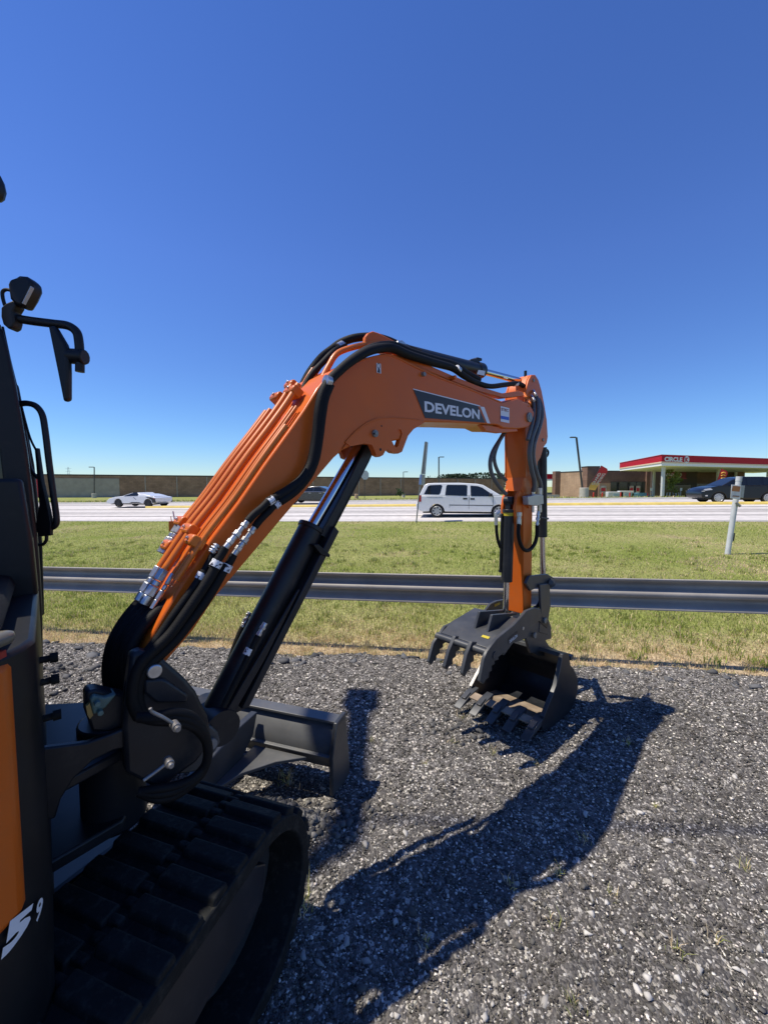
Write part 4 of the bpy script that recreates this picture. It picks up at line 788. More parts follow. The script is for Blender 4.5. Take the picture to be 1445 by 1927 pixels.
for P,o_ in((M1,-.09),(M2,.04)): s=MB(); s.pprism(P,BF,o_,.024); s.build('tine',STEEL,thumb,bevel=.003)
tc=[BF.P(*ZB([(212,330)])[0],-.30),BF.P(*ZB([(575,440)])[0],.22)]
tcn=BF.p(*ZB([(560,450)])[0],.165); tcf=BF.p(*ZB([(215,325)])[0],-.24); tm=((tcn[0]+tcf[0])/2,(tcn[1]+tcf[1])/2)
s=MB(); s.cyl(BF.w(tm[0],-.24,tm[1]),BF.w(tm[0],.185,tm[1]),.022,22); s.build('cross_tube',STEEL,thumb)
e=BF.p(*ZB([(870,160)])[0],.18); mid=BF.p(*ZB([(690,330)])[0],.18)
d0=(tm[0]+.02,tm[1]+.02); d1=(mid[0]+.03,mid[1]-.01); d2=(e[0]+.02,e[1]-.04)
s=MB(); s.prism([d0,d1,d2,(d2[0],d2[1]-.014),(d1[0],d1[1]-.014),(d0[0],d0[1]-.014)],BF,-.22,.16); s.build('deck_plate',STEEL,thumb,bevel=.002)
s=MB()
for o_ in(-.05,.04): s.prism([(d1[0]+.0,d1[1]-.005),(d1[0]+.05,d1[1]+.10),(tx+.02,zf(1148)),(tx+.05,zf(1152)),(d2[0],d2[1])],BF,o_,o_+.018)
s.cyl(BF.w(tx-.018,-.07,zf(1160)),BF.w(tx-.018,.08,zf(1160)),.018,14); s.build('cylinder_clevis',STEEL,thumb,bevel=.003)
def onD(a,o_,k=.003):
    t=(a-d0[0])/(d1[0]-d0[0]); return BF.w(a,o_,d0[1]+(d1[1]-d0[1])*t+k)
s=MB(); A0=d0[0]+(d1[0]-d0[0])*.55; A1=d0[0]+(d1[0]-d0[0])*.72; s.quad(onD(A0,.04),onD(A1,.04),onD(A1,.09),onD(A0,.09)); s.build('yellow_label',YELLOW,thumb,smooth=0)
s=MB(); s.quad(*bq(ZB([(732,385),(802,325),(800,278),(728,338)]),.1825)); s.build('name_decal',NAVY,thumb,smooth=0)
text_mesh('lettering','DEVELON',bq(ZB([(738,375),(798,324),(796,300),(736,350)]),.184),WHITE,thumb,.02)
s=MB(); s.quad(*bq(ZB([(618,92),(662,72),(662,52),(620,72)]),-.2175)); s.build('yellow_label',YELLOW,thumb,smooth=0)
for q,o_ in(((842,258),.18),((565,192),-.22)): s=MB(); p_=BF.P(*ZB([q])[0],o_); s.cyl(p_,p_+BF.N*.003,.011,12); s.build('bolt_head',ZINC,thumb)
# ================= SETTING BEYOND THE YARD =================
def gx(px,Y): return (px-722.5)/FPX*Y
def seg(mb,a,b_,z0,z1,th=.3,lift=0):   # upright slab from a to b, thickness away from the camera
    a=Vector((*a,0)); b2=Vector((*b_,0)); d=(b2-a).normalized(); n=Vector((-d.y,d.x,0)); 
    if n.y<0: n=-n
    a=a-n*lift; b2=b2-n*lift; v=[a,b2,b2+n*th,a+n*th]
    mb.add([p+Vector((0,0,z0)) for p in v]+[p+Vector((0,0,z1)) for p in v],[(0,1,2,3),(7,6,5,4),(0,4,5,1),(1,5,6,2),(2,6,7,3),(3,7,4,0)])
def brickmat(name,c1,c2,mortar,sx=.4,sz=.2):
    m=bpy.data.materials.new(name); m.use_nodes=True; n=m.node_tree.nodes; l=m.node_tree.links; b=n['Principled BSDF']; b.inputs['Roughness'].default_value=.9; b.inputs['Specular IOR Level'].default_value=.2
    tc=n.new('ShaderNodeTexCoord'); sp=n.new('ShaderNodeSeparateXYZ'); l.new(tc.outputs['Object'],sp.inputs[0]); cb=n.new('ShaderNodeCombineXYZ'); l.new(sp.outputs[0],cb.inputs[0]); l.new(sp.outputs[2],cb.inputs[1])
    bt=n.new('ShaderNodeTexBrick'); bt.inputs['Color1'].default_value=(*c1,1); bt.inputs['Color2'].default_value=(*c2,1); bt.inputs['Mortar'].default_value=(*mortar,1); bt.inputs['Scale'].default_value=1; bt.inputs['Brick Width'].default_value=sx; bt.inputs['Row Height'].default_value=sz; bt.inputs['Mortar Size'].default_value=.018
    l.new(cb.outputs[0],bt.inputs['Vector']); no=n.new('ShaderNodeTexNoise'); no.inputs['Scale'].default_value=.5; no.inputs['Detail'].default_value=8; l.new(tc.outputs['Object'],no.inputs[0])
    r=n.new('ShaderNodeMapRange'); r.inputs[1].default_value=.3; r.inputs[2].default_value=.7; r.inputs[3].default_value=.8; r.inputs[4].default_value=1.2; l.new(no.outputs['Fac'],r.inputs[0])
    mx=n.new('ShaderNodeMix'); mx.data_type='RGBA'; mx.blend_type='MULTIPLY'; mx.inputs[0].default_value=1; l.new(bt.outputs[0],mx.inputs[6]); l.new(r.outputs[0],mx.inputs[7]); l.new(mx.outputs[2],b.inputs['Base Color']); return m
BRK=brickmat('split_face_block',(.33,.21,.135),(.27,.17,.11),(.20,.14,.10),.8,.4)
BRK2=brickmat('tan_brick',(.46,.31,.20),(.40,.26,.165),(.26,.19,.14),.4,.15)
BRK3=brickmat('brown_brick',(.24,.14,.10),(.19,.11,.08),(.15,.11,.09),.4,.15)
COPING=mat('dark_coping',(.06,.05,.045),.6); TANP=mat('tan_render',(.34,.31,.25),.9,scale=1)
# ---- W-beam guardrail ----
def gr_pt(x,off=0): v=6.0; y=yv(x,v)+off; return Vector((x,y,Hs(x,yv(x,v))))
GR=thing('guardrail','long galvanised W-beam guardrail on posts between crushed asphalt and green verge','guardrail',tuple(gr_pt(0)))
GALV=mat('galvanised_steel',(.33,.305,.27),.5,spec=.22,metal=.05,var=.14,scale=3,dirt=(.22,.22,.21),dirtamt=.5,bump=.05,bscale=40)
wp=[(.004,.0),(.0,.008),(.01,.03),(.055,.062),(.068,.085),(.055,.108),(.002,.128),(-.012,.155),(.002,.182),(.055,.202),(.068,.225),(.055,.248),(0,.28),(-.012,.302),(-.006,.310)]
wp=[(.068-d,z) for d,z in c2(wp,3)]
pan=-11.0
while pan<11:
    s=MB(); xs=[pan,pan+2.0,pan+4.16]; th_=.004+.003*(int(pan)%2)
    rows=[]
    for x in xs:
        b0=gr_pt(x); rows.append([b0+Vector((-.183,-.983,0))*(.11+d+(.005 if x!=xs[-1] else .012))+Vector((0,0,.57+z)) for d,z in wp]+[b0+Vector((-.183,-.983,0))*(.107+d)+Vector((0,0,.57+z)) for d,z in wp[::-1]])
    n=len(rows[0]); s.add([p for r_ in rows for p in r_],[(i*n+k,i*n+(k+1)%n,(i+1)*n+(k+1)%n,(i+1)*n+k) for i in range(2) for k in range(n)]+[tuple(range(n)),tuple(range(3*n-1,2*n-1,-1))])
    s.build('rail_panel',GALV,GR,smooth=40); pan+=4.1
for k_ in range(-3,4):
    b0=gr_pt(-2.45+k_*3.81); nn_=Vector((-.183,-.983,0)); s=MB(); s.box(b0+nn_*.23+Vector((0,0,.36)),(.075,.11,1.02)); s.build('post',mat('weathered_post',(.16,.155,.145),.8,var=.25),GR,bevel=.004)
    for z in(.66,.78): s=MB(); p=b0+nn_*.285+Vector((0,0,z)); s.cyl(p,p+nn_*.015,.014,8); s.build('bolt',ZINC,GR)
# ---- leaning white marker post with sign ----
def Hpt(px,Y): x=gx(px,Y); return Vector((x,Y,Hs(x,Y)))
b0=Hpt(1373,9.9); t0=at(1390,898,9.9)
WP=thing('marker_post','leaning white pipe post with small faded orange and white sign on the verge','marker post',tuple(b0))
WM=mat('chalky_white_paint',(.55,.56,.55),.6,var=.12,scale=5)
s=MB(); s.tube([b0-Vector((0,0,.1)),t0],.058,18,smooth=False); s.tube([t0-Vector((.01,0,.10)),t0+Vector((0,0,.012))],.063,18,smooth=False); s.build('pipe',WM,WP,bevel=.004)
def facequad(px0,px1,py0,py1,Y,sk=0): return [at(px0,py1,Y),at(px1,py1+sk,Y),at(px1+2,py0+sk,Y),at(px0+2,py0,Y)]
s=MB(); q=facequad(1374,1392,912,938,9.80,2); q2=[p+Vector((0,.012,0)) for p in q]; s.add(q+q2,[(0,1,2,3),(7,6,5,4),(0,4,5,1),(1,5,6,2),(2,6,7,3),(3,7,4,0)]); sg=s.build('sign_plate',mat('sign_white',(.62,.6,.57),.5),WP,bevel=.004)
s=MB(); s.quad(*[p-Vector((0,.003,0)) for p in facequad(1376,1390.5,914,924,9.80,1.5)]); s.build('sign_band',mat('faded_orange',(.42,.17,.06),.7,var=.2,scale=60),sg,smooth=0)
s=MB(); s.quad(*[p-Vector((0,.005,0)) for p in facequad(1376.5,1389,932,934.5,9.80,1.3)]); s.build('faded_print',mat('faded_ink',(.30,.20,.15),.8,var=.4,scale=90),sg,smooth=0)
s=MB(); q=[at(1391,936,9.92),at(1398,937,9.92),at(1401,914,9.92),at(1394,913,9.92)]; q2=[p+Vector((0,.05,0)) for p in q]; s.add(q+q2,[(0,1,2,3),(7,6,5,4),(0,4,5,1),(1,5,6,2),(2,6,7,3),(3,7,4,0)]); s.build('side_plate',mat('sign_back_grey',(.42,.42,.38),.6),WP,bevel=.003)
s=MB(); s.tube([at(1384,945,9.82),at(1392,953,9.80)],.032,8,smooth=False); s.build('bracket',GALV,WP); s=MB(); s.tube([at(1381,1003,9.95),at(1379,1018,9.95)],.016,8,smooth=False); s.build('bracket',COPING,WP)
# ---- thin leaning street sign seen edge on ----
YS=18.6; b0=Hpt(783,YS)
SS=thing('street_sign','thin leaning sign post seen edge-on at the road side left of the white van','sign',tuple(b0))
s=MB(); s.tube([b0-Vector((0,0,.1)),at(788.5,930,YS),at(793,893,YS),at(800,833,YS)],.030,6,smooth=False); s.build('post',mat('green_grey_post',(.16,.17,.16),.6),SS)
s=MB(); M=Matrix.Rotation(R(78),3,'Z'); 
q=[at(794.5,892,YS),at(797.2,892,YS),at(802.5,831,YS),at(799,831,YS)]; q2=[p+Vector((.12,.45,0)) for p in q]; s.add(q+q2,[(0,1,2,3),(7,6,5,4),(0,4,5,1),(1,5,6,2),(2,6,7,3),(3,7,4,0)]); s.build('sign_panel',mat('sign_back',(.24,.25,.25),.5,metal=.3),SS)
s=MB(); q=[at(788,912,YS-.05),at(792.5,912,YS-.05),at(794,893,YS-.05),at(790,893,YS-.05)]; q2=[p+Vector((0,.03,0)) for p in q]; s.add(q+q2,[(0,1,2,3),(7,6,5,4),(0,4,5,1),(1,5,6,2),(2,6,7,3),(3,7,4,0)]); s.build('route_plate',mat('sign_blue_white',(.25,.35,.62),.5),SS)
s=MB(); q=[at(792,913,YS+.05),at(799,913,YS+.05),at(800,893,YS+.05),at(794,893,YS+.05)]; q2=[p+Vector((0,.03,0)) for p in q]; s.add(q+q2,[(0,1,2,3),(7,6,5,4),(0,4,5,1),(1,5,6,2),(2,6,7,3),(3,7,4,0)]); s.build('lower_plate',MATS['sign_back_grey'],SS)
# ---- cars ----
RZ=math.atan2(-.183,.983)
TYRE=mat('tyre_rubber',(.018,.018,.019),.8); RIM=mat('alloy_rim',(.45,.46,.47),.35,metal=.6); UND=mat('underbody',(.015,.015,.016),.8)
def arch(cx,r,z0): # semicircle points, front to back order reversed (left to right)
    return [(cx-r*math.cos(math.pi*k/10),max(z0,.31+r*math.sin(math.pi*k/10))) for k in range(11)]
def carp(mb,poly,hwf,inset=0):
    n=len(poly); v=[(x,-(hwf(z)-inset),z) for x,z in poly]+[(x,(hwf(z)-inset),z) for x,z in poly]
    mb.add(v,[tuple(range(n)),tuple(range(2*n-1,n-1,-1))]+[(i+n,(i+1)%n+n,(i+1)%n,i) for i in range(n)])
def make_car(name,label,pos,rz,L,w,belt,tap,lower,upper,wins,wheels,wr,body,glass_edges,rim=RIM,lights=(),trims=(),spokes=6,group=None):
    t=thing(name,label,'car' if name!='minivan' else 'minivan',tuple(pos),rz,group)
    def hwf(z): return w/2-(max(0,z-belt))*tap-(max(0,.35-z))*.25
    def place(mb,nm,m,par,**k):
        me_par=par; o=mb.build(nm,m,None,**k); o.parent=me_par; return o   # built in the car's own space
    low=[]; z0=.24
    b=MB(); bot=[]
    xs=sorted(wheels)
    bot=[(.35,z0+.05)]+arch(xs[0],wr+.05,z0)+arch(xs[1],wr+.05,z0)+[(L-.35,z0+.02)]
    poly=bot+lower; carp(b,poly,hwf); carp(b,upper,hwf)
    bd=place(b,'body',body,t,bevel=.035,smooth=50)
    for P in wins:
        for sgn in(-1,1):
            g=MB(); v=[(x,sgn*(hwf(z)+.006),z) for x,z in P]; k=len(P); g.add(v,[tuple(range(k))]); place(g,'side_window',GLASS,bd,smooth=0)
    for (x0,z0_,x1,z1_),nm in glass_edges:
        g=MB(); nx,nz=(z1_-z0_),-(x1-x0); l=math.hypot(nx,nz); nx,nz=nx/l*.008,nz/l*.008
        if nz<0: nx,nz=-nx,-nz
        g.add([(x0+nx,-(hwf(z0_)-.09),z0_+nz),(x0+nx,(hwf(z0_)-.09),z0_+nz),(x1+nx,(hwf(z1_)-.09),z1_+nz),(x1+nx,-(hwf(z1_)-.09),z1_+nz)],[(0,1,2,3)]); place(g,nm,GLASS,bd,smooth=0)
    u=MB(); u.box((L/2,0,.30),(L-.7,w-.25,.16)); place(u,'underbody',UND,t)
    for x in wheels:
        for sgn in(-1,1):
            y0=sgn*(w/2-.02); y1=sgn*(w/2-.23)
            m_=MB(); m_.cyl((x,y0,wr),(x,y1,wr),wr,28); wh=place(m_,'wheel',TYRE,t,bevel=.02)
            m_=MB(); m_.cyl((x,y0+sgn*.004,wr),(x,y0-sgn*.02,wr),wr*.40,20)
            m_.cyl((x,y0+sgn*.008,wr),(x,y0,wr),wr*.20,14)
            for k in range(spokes):
                a=k/spokes*2*math.pi; c,s_=math.cos(a),math.sin(a); r0,r1,hw_=.12,wr*.66,wr*.11
                v=[(x+c*r0-s_*hw_,y0+sgn*.006,wr+s_*r0+c*hw_),(x+c*r0+s_*hw_,y0+sgn*.006,wr+s_*r0-c*hw_),(x+c*r1+s_*hw_*1.3,y0+sgn*.006,wr+s_*r1-c*hw_*1.3),(x+c*r1-s_*hw_*1.3,y0+sgn*.006,wr+s_*r1+c*hw_*1.3)]
                m_.add(v+[(p[0],p[1]-sgn*.02,p[2]) for p in v],[(0,1,2,3),(7,6,5,4),(0,4,5,1),(1,5,6,2),(2,6,7,3),(3,7,4,0)])
            m_.tube([(x+math.cos(a)*wr*.68,y0+sgn*.004,wr+math.sin(a)*wr*.68) for a in [q/24*2*math.pi for q in range(25)]],.018,6,smooth=False)
            place(m_,'rim',rim,wh)
    for nm,m_,P in lights+trims:
        for sgn in(-1,1):
            g=MB(); v=[(x,sgn*(hwf(z)+.008),z) for x,z in P]; v2=[(x,sgn*(hwf(z)-.05),z) for x,z in P]; k=len(P)
            g.add(v+v2,[tuple(range(k))]+[(i,(i+1)%k,(i+1)%k+k,i+k) for i in range(k)]); place(g,nm,m_,bd)
    return t,bd
WHP=mat('white_car_paint',(.66,.67,.68),.28,var=.02,coat=.6); BLP=mat('dark_car_paint',(.007,.009,.014),.3,var=.1,coat=.25,spec=.3); GRYP=mat('charcoal_car_paint',(.02,.023,.025),.25,coat=.7)
DARK=mat('black_trim',(.015,.015,.016),.5); TAIL=mat('tail_lamp',(.35,.015,.012),.25); HEAD=mat('head_lamp',(.55,.56,.58),.15)
def rect(x0,x1,z0,z1): return [(x0,z0),(x1,z0),(x1,z1),(x0,z1)]
VY=21.3; bx=gx(787,VY); p=Vector((bx,VY+.3,Hs(bx,VY+.3)+.02))
make_car('minivan','white minivan with dark tinted rear windows driving right behind the digging arm',p,RZ,5.1,1.95,1.12,.22,
 [(5.03,.35),(5.08,.6),(5.0,.82),(4.72,.99),(4.25,1.12),(.16,1.12),(.12,.80),(.0,.68),(.02,.42)],
 [(.155,1.115),(4.25,1.115),(4.05,1.24),(3.35,1.66),(3.05,1.72),(2.2,1.77),(.9,1.765),(.58,1.74),(.42,1.66)],
 [[(.40,1.19),(1.16,1.17),(1.24,1.25),(1.33,1.62),(1.26,1.67),(.72,1.65),(.60,1.60)],[(1.48,1.14),(2.57,1.12),(2.58,1.62),(2.5,1.66),(1.58,1.67),(1.53,1.60)],[(2.75,1.11),(3.82,1.09),(3.78,1.2),(3.32,1.52),(3.1,1.6),(2.73,1.63)]],
 (1.07,4.14),.335,WHP,[((4.22,1.13,3.36,1.66),'windscreen'),((.16,1.15,.42,1.64),'rear_window')],
 lights=(('tail_lamp',TAIL,rect(.13,.27,.80,1.13)),('head_lamp',HEAD,rect(4.70,4.95,.72,.86))),
 trims=(('door_handle',DARK,rect(2.37,2.58,.93,1.01)),('door_handle',DARK,rect(2.73,2.94,.92,1.0)),('side_moulding',DARK,rect(1.72,3.84,.625,.66)),('door_gap',DARK,rect(2.655,2.67,.42,1.13)),('door_gap',DARK,rect(1.70,1.712,.42,.7)),('door_gap',DARK,rect(3.83,3.845,.45,1.12)),('rear_side_strip',DARK,rect(.55,1.36,1.045,1.06))),spokes=7)  # last trim is a thin dark strip below the rear side window
s=MB(); # side mirror of the van
c=Matrix.Translation(p)@Matrix.Rotation(RZ,4,'Z'); q=c@Vector((3.72,-1.04,1.17)); s.box(q,(.14,.18,.15)); s.build('wing_mirror',DARK,[o for o in S.objects if o.name=='minivan'][0],bevel=.03)
# open white sports car
VY=33.4; bx=gx(311,VY); p=Vector((bx,VY,Hs(bx,VY)+.02))
make_car('sports_car','low white sports car with black rear driving left on the far lane',p,RZ+math.pi,4.75,1.95,.86,.35,
 [(4.70,.30),(4.72,.50),(4.45,.70),(3.9,.84),(3.3,.90),(.9,.92),(.25,.86),(.06,.80),(.10,.45)],
 [(.45,.90),(3.25,.89),(2.75,1.06),(2.25,1.20),(1.85,1.22),(1.62,1.10),(1.3,1.10),(.8,.99)],
 [[(1.72,.93),(3.08,.91),(2.72,1.04),(2.22,1.18),(1.88,1.19),(1.72,1.1)]],(.82,3.62),.34,WHP,[((3.22,.91,2.25,1.23),'windscreen')],rim=DARK,
 lights=(('tail_lamp',TAIL,rect(.12,.26,.70,.76)),),
 trims=(('black_rear_panel',DARK,[(.09,.38),(.38,.38),(.46,.62),(1.0,.86),(.5,.84),(.10,.72)]),('side_intake',DARK,[(1.35,.34),(2.6,.34),(2.2,.46),(1.6,.42)]),('soft_roof',DARK,[(1.80,1.17),(2.25,1.18),(2.2,1.215),(1.85,1.22)]),('side_crease',DARK,[(1.9,.62),(2.15,.84),(2.1,.84),(1.86,.62)])))
# dark saloon behind the boom cylinder
VY=33.4; bx=gx(640,VY); p=Vector((bx,VY,Hs(bx,VY)+.02))
make_car('saloon_car','dark saloon car half hidden behind the boom cylinder on the far lane',p,RZ+math.pi,4.7,1.85,.92,.30,
 [(4.66,.34),(4.68,.6),(4.45,.80),(3.6,.93),(3.4,.95),(.5,.97),(.12,.92),(.04,.6),(.08,.4)],
 [(.45,.96),(3.45,.945),(3.1,1.1),(2.55,1.36),(2.1,1.43),(1.5,1.42),(1.0,1.25)],
 [[(1.15,1.02),(1.95,1.01),(1.95,1.36),(1.55,1.36),(1.3,1.2)],[(2.05,1.01),(3.1,1.0),(2.6,1.27),(2.3,1.36),(2.05,1.37)]],(.95,3.75),.33,GRYP,[((3.4,.97,2.6,1.35),'windscreen')],
 lights=(('tail_lamp',TAIL,rect(.06,.3,.78,.9)),('head_lamp',HEAD,rect(4.3,4.6,.62,.76))),trims=(('door_handle',ZINC,rect(1.3,1.5,.86,.89)),('door_handle',ZINC,rect(2.2,2.4,.86,.89)),('chrome_line',ZINC,rect(1.2,3.1,.985,1.0))))
# dark crossover at the right
VY=26.6; bx=gx(1303,VY); p0=Vector((bx,VY,0)); e=Vector((math.cos(RZ),math.sin(RZ),0)); p=p0+e*4.68; p.z=Hs(p.x-2,p.y)+.02
make_car('crossover_car','dark blue-black crossover car driving left past the fuel station',p,RZ+math.pi,4.68,1.85,1.02,.26,
 [(4.62,.36),(4.68,.62),(4.60,.82),(4.3,.98),(3.75,1.10),(3.5,1.12),(.4,1.12),(.14,1.05),(.05,.8),(.06,.45)],
 [(.2,1.115),(3.55,1.115),(3.1,1.36),(2.65,1.60),(2.2,1.69),(1.2,1.69),(.55,1.60),(.3,1.35)],
 [[(.75,1.2),(1.25,1.18),(1.25,1.58),(.95,1.56)],[(1.35,1.16),(2.12,1.14),(2.12,1.62),(1.4,1.61)],[(2.22,1.14),(3.2,1.12),(2.75,1.43),(2.4,1.6),(2.22,1.62)]],(.95,3.68),.36,BLP,[((3.5,1.13,2.68,1.60),'windscreen')],
 lights=(('tail_lamp',TAIL,rect(.1,.4,.88,1.05)),('head_lamp',HEAD,[(4.05,.86),(4.5,.80),(4.55,.88),(4.2,.97)]),('fog_lamp',HEAD,rect(4.32,4.45,.44,.52))),trims=(('door_handle',DARK,rect(1.5,1.7,.98,1.01)),('door_handle',DARK,rect(2.35,2.55,.98,1.01)),('sill_trim',DARK,rect(1.5,3.1,.28,.36)),('grille_strip',ZINC,rect(4.50,4.66,.74,.79))),spokes=10)
# ---- long brown block building ----
WA=(gx(57,85.8),85.8); WB=(gx(948,135),135)
def wl(t): return (WA[0]+(WB[0]-WA[0])*t,WA[1]+(WB[1]-WA[1])*t)
BB=thing('block_building','long low brown split-face block building behind the road with dark roof edge','building',(*wl(.5),-1.2))
s=MB(); seg(s,WA,WB,-2.4,4.02,12); s.build('wall',BRK,BB)
s=MB(); seg(s,WA,WB,3.95,4.22,.4,.08); s.build('roof_edge',COPING,BB)
s=MB(); seg(s,wl(.035),wl(.13),-1.5,3.35,.4,.12); s.build('rendered_panel',TANP,BB)
for t in [.17+.0525*k for k in range(16)]: s=MB(); seg(s,wl(t),wl(t+.0016),-1.5,3.9,.2,.10); s.build('downpipe',mat('pale_downpipe',(.36,.31,.26),.7),BB)
s=MB(); seg(s,wl(0),wl(.012),-1.0,3.9,.3,.2); s.build('sign_panel',RED,BB)
# ---- street lights ----
LP=mat('lamp_pole_paint',(.05,.045,.04),.5)
def street_light(px,pybase,pytop,Y,label,arm=1,lean=0,base=True,hw=.5,r=.07,pxt=None,group='parking lot lights'):
    b0=Hpt(px,Y); top=at(pxt or px,pytop,Y); t=thing('street_light',label,'street light',tuple(b0),0,group)
    s=MB(); s.tube([b0-Vector((0,0,.3)),top],r,8,smooth=False); s.build('pole',LP,t)
    s=MB(); s.box(top+Vector((arm*hw,0,0)),(hw*1.5,.35,.14)); s.box(top+Vector((arm*hw*.3,0,-.02)),(hw*.7,.1,.1)); s.build('lamp_head',LP,t,bevel=.02)
    if base:
        s=MB(); s.cyl(b0-Vector((0,0,.4)),b0+Vector((0,0,.95)),.42 if Y<90 else .38,14); s.build('concrete_base',mat('pale_concrete',(.46,.43,.37),.9,scale=2),t,bevel=.03)
    return t
street_light(178,935,879,84,'thin dark street light in front of the tan panel of the block building',-1,r=.10,hw=.6)
street_light(759,937,888,95,'short dark street light in front of block building left of the white van',1,r=.08,hw=.6)
street_light(825.5,930,860,75,'dark street light standing above the roof of white van',1,r=.12,hw=.55,base=False)
street_light(1008,930,876,110,'dark street light partly hidden behind the digging arm',1,r=.10,hw=.7,base=False)
b0=Hpt(1098,52); t=street_light(1098,935,823,52,'leaning dark street light rising from a concrete drum beside the feather flag',-1,pxt=1084,r=.13,hw=.45,base=False)
s=MB(); s.cyl(b0-Vector((0,0,.3)),b0+Vector((0,0,1.35)),.55,20); s.build('concrete_base',MATS['pale_concrete'],t,bevel=.05)
# stop sign seen from behind
Y=62; b0=Hpt(686,Y); t=thing('stop_sign','back of an octagonal road sign on a thin post before the block building','road sign',tuple(b0))
s=MB(); s.tube([b0-Vector((0,0,.3)),at(686,886,Y)],.05,8,smooth=False); s.build('post',LP,t)
s=MB(); c=at(687,894,Y); P=[c+Vector((math.cos(a)*.62,-.06,math.sin(a)*.75)) for a in [R(22.5+45*k) for k in range(8)]]; P2=[q+Vector((0,.03,0)) for q in P]; s.add(P+P2,[tuple(range(8)),tuple(range(15,7,-1))]+[(i,(i+1)%8,(i+1)%8+8,i+8) for i in range(8)]); s.build('sign_back',mat('bare_aluminium',(.45,.47,.48),.4,metal=.4),t)
Y=60; b0=Hpt(671,Y); s=MB(); s.cyl(b0-Vector((0,0,.2)),b0+Vector((0,0,.75)),.30,12); o=s.build('utility_pedestal',mat('tan_plastic',(.42,.28,.18),.7),None,bevel=.05); tag(o,'short tan utility pedestal in the far grass left of the octagonal sign','utility box')
# ---- fuel station ----
CR=mat('canopy_red',(.46,.008,.022),.6,coat=0,spec=.2,var=.05); CW=mat('canopy_soffit',(.85,.85,.82),.6,var=.05); CO=mat('orange_line',(.75,.55,.38),.5); POLEW=mat('column_white',(.55,.56,.55),.5)
CA=Vector((gx(1241,66.8),66.8,0)); CB=CA+Vector((44,15.5,0)); CD=Vector((gx(1163,90),90,0)); CC=CB+(CD-CA)
cz0,cz1=5.35,6.75
FS=thing('fuel_canopy','wide red and white fuel station canopy on white columns behind the dark crossover','canopy',(*((CA+CC)/2).xy,0))
def quadbox(mb,pts,z0,z1):
    v=[Vector((p.x,p.y,z0)) for p in pts]+[Vector((p.x,p.y,z1)) for p in pts]; mb.add(v,[(0,1,2,3),(7,6,5,4),(0,4,5,1),(1,5,6,2),(2,6,7,3),(3,7,4,0)])
s=MB(); quadbox(s,[CA,CB,CC,CD],cz0+.32,cz1); s.build('fascia',CR,FS)
ctr=(CA+CB+CC+CD)/4; inn=lambda p,k: ctr+(p-ctr)*k
s=MB(); quadbox(s,[inn(p,1.003) for p in (CA,CB,CC,CD)],cz0+.10,cz0+.32); s.build('fascia_line',CO,FS)
s=MB(); quadbox(s,[inn(p,.998) for p in (CA,CB,CC,CD)],cz0-.35,cz0+.10); s.build('soffit',CW,FS)
s=MB(); quadbox(s,[inn(p,1.004) for p in (CA,CB,CC,CD)],cz1,cz1+.08); s.build('roof_edge',mat('bright_red',(.5,.012,.02),.4),FS)
for px_,Yc in((1245,68.5),(1348,82),(1228,90),(1381,95),(1442,78),(1331,100)):
    b0=Hpt(px_,Yc); s=MB(); s.box(Vector((b0.x,b0.y,(b0.z-.4+cz0)/2)),(.42,.42,cz0-b0.z+.4)); s.build('column',POLEW,FS,bevel=.02)
d=(CB-CA).normalized(); nrm=Vector((d.y,-d.x,0))
def onF(px_,z,lift=.06):
    r_=ray(px_,900); a=CA+nrm*lift; den=r_.x*d.y-r_.y*d.x; t_=((a.x)*d.y-(a.y)*d.x)/den; return Vector((r_.x*t_,r_.y*t_,z))
text_mesh('lettering','CIRCLE',[onF(1248,5.72),onF(1281.5,5.72),onF(1281.5,6.48),onF(1248,6.48)],WHITE,FS,.05)
s=MB(); c=(onF(1290,6.1)); P=[c+d*math.cos(a)*.60+Vector((0,0,math.sin(a)*.62)) for a in [k/24*2*math.pi for k in range(24)]]; s.add(P+[q-nrm*.05 for q in P],[tuple(range(24)),tuple(range(47,23,-1))]+[(i,(i+1)%24,(i+1)%24+24,i+24) for i in range(24)]); s.build('logo_disc',WHITE,FS,smooth=0)
text_mesh('lettering','K',[onF(1287,5.72,.10),onF(1293.5,5.72,.10),onF(1293.5,6.46,.10),onF(1287,6.46,.10)],RED,FS,.06)
# shop
SY=97.0
def SP(px_,Y=SY): return (gx(px_,Y),Y)
ST=thing('convenience_store','low brown brick convenience store with dark shopfront under the red canopy','shop',(*SP(1220),-1))
def swall(p0,p1,z0,z1,m,nm,Y0=SY,Y1=None,th=.6,lift=0):
    s=MB(); seg(s,SP(p0,Y0),SP(p1,Y1 or Y0),z0,z1,th,lift); return s.build(nm,m,ST)
swall(1052,1106,-2.0,5.25,BRK2,'side_wall',108,99)
swall(1052,1106,5.2,5.45,COPING,'parapet',108,99,.7,.06)
swall(1103,1126,-2,6.3,BRK3,'corner_tower',98.5,None,3); swall(1102.5,1126.5,6.3,6.5,COPING,'parapet',98.5,None,3.2,.05)
swall(1043,1052,-2,5.6,BRK3,'corner_tower',108,None,2,.2)
swall(1126,1213,-2,5.2,BRK3,'front_wall'); swall(1126,1213,5.15,5.35,COPING,'parapet',SY,None,.7,.06)
swall(1126,1147,-2,2.3,BRK2,'lower_wall',SY,None,.2,.1)
swall(1147,1211,-2,2.55,GLASS,'shopfront',SY,None,.2,.12); swall(1146,1213,2.55,2.75,COPING,'shopfront_head',SY,None,.3,.2)
for px_ in(1147,1163,1179,1195,1211): swall(px_-.5,px_+.5,-1.5,2.6,COPING,'mullion',SY,None,.1,.2)
swall(1212,1219,-2,5.5,BRK3,'pilaster',SY,None,1,.5)
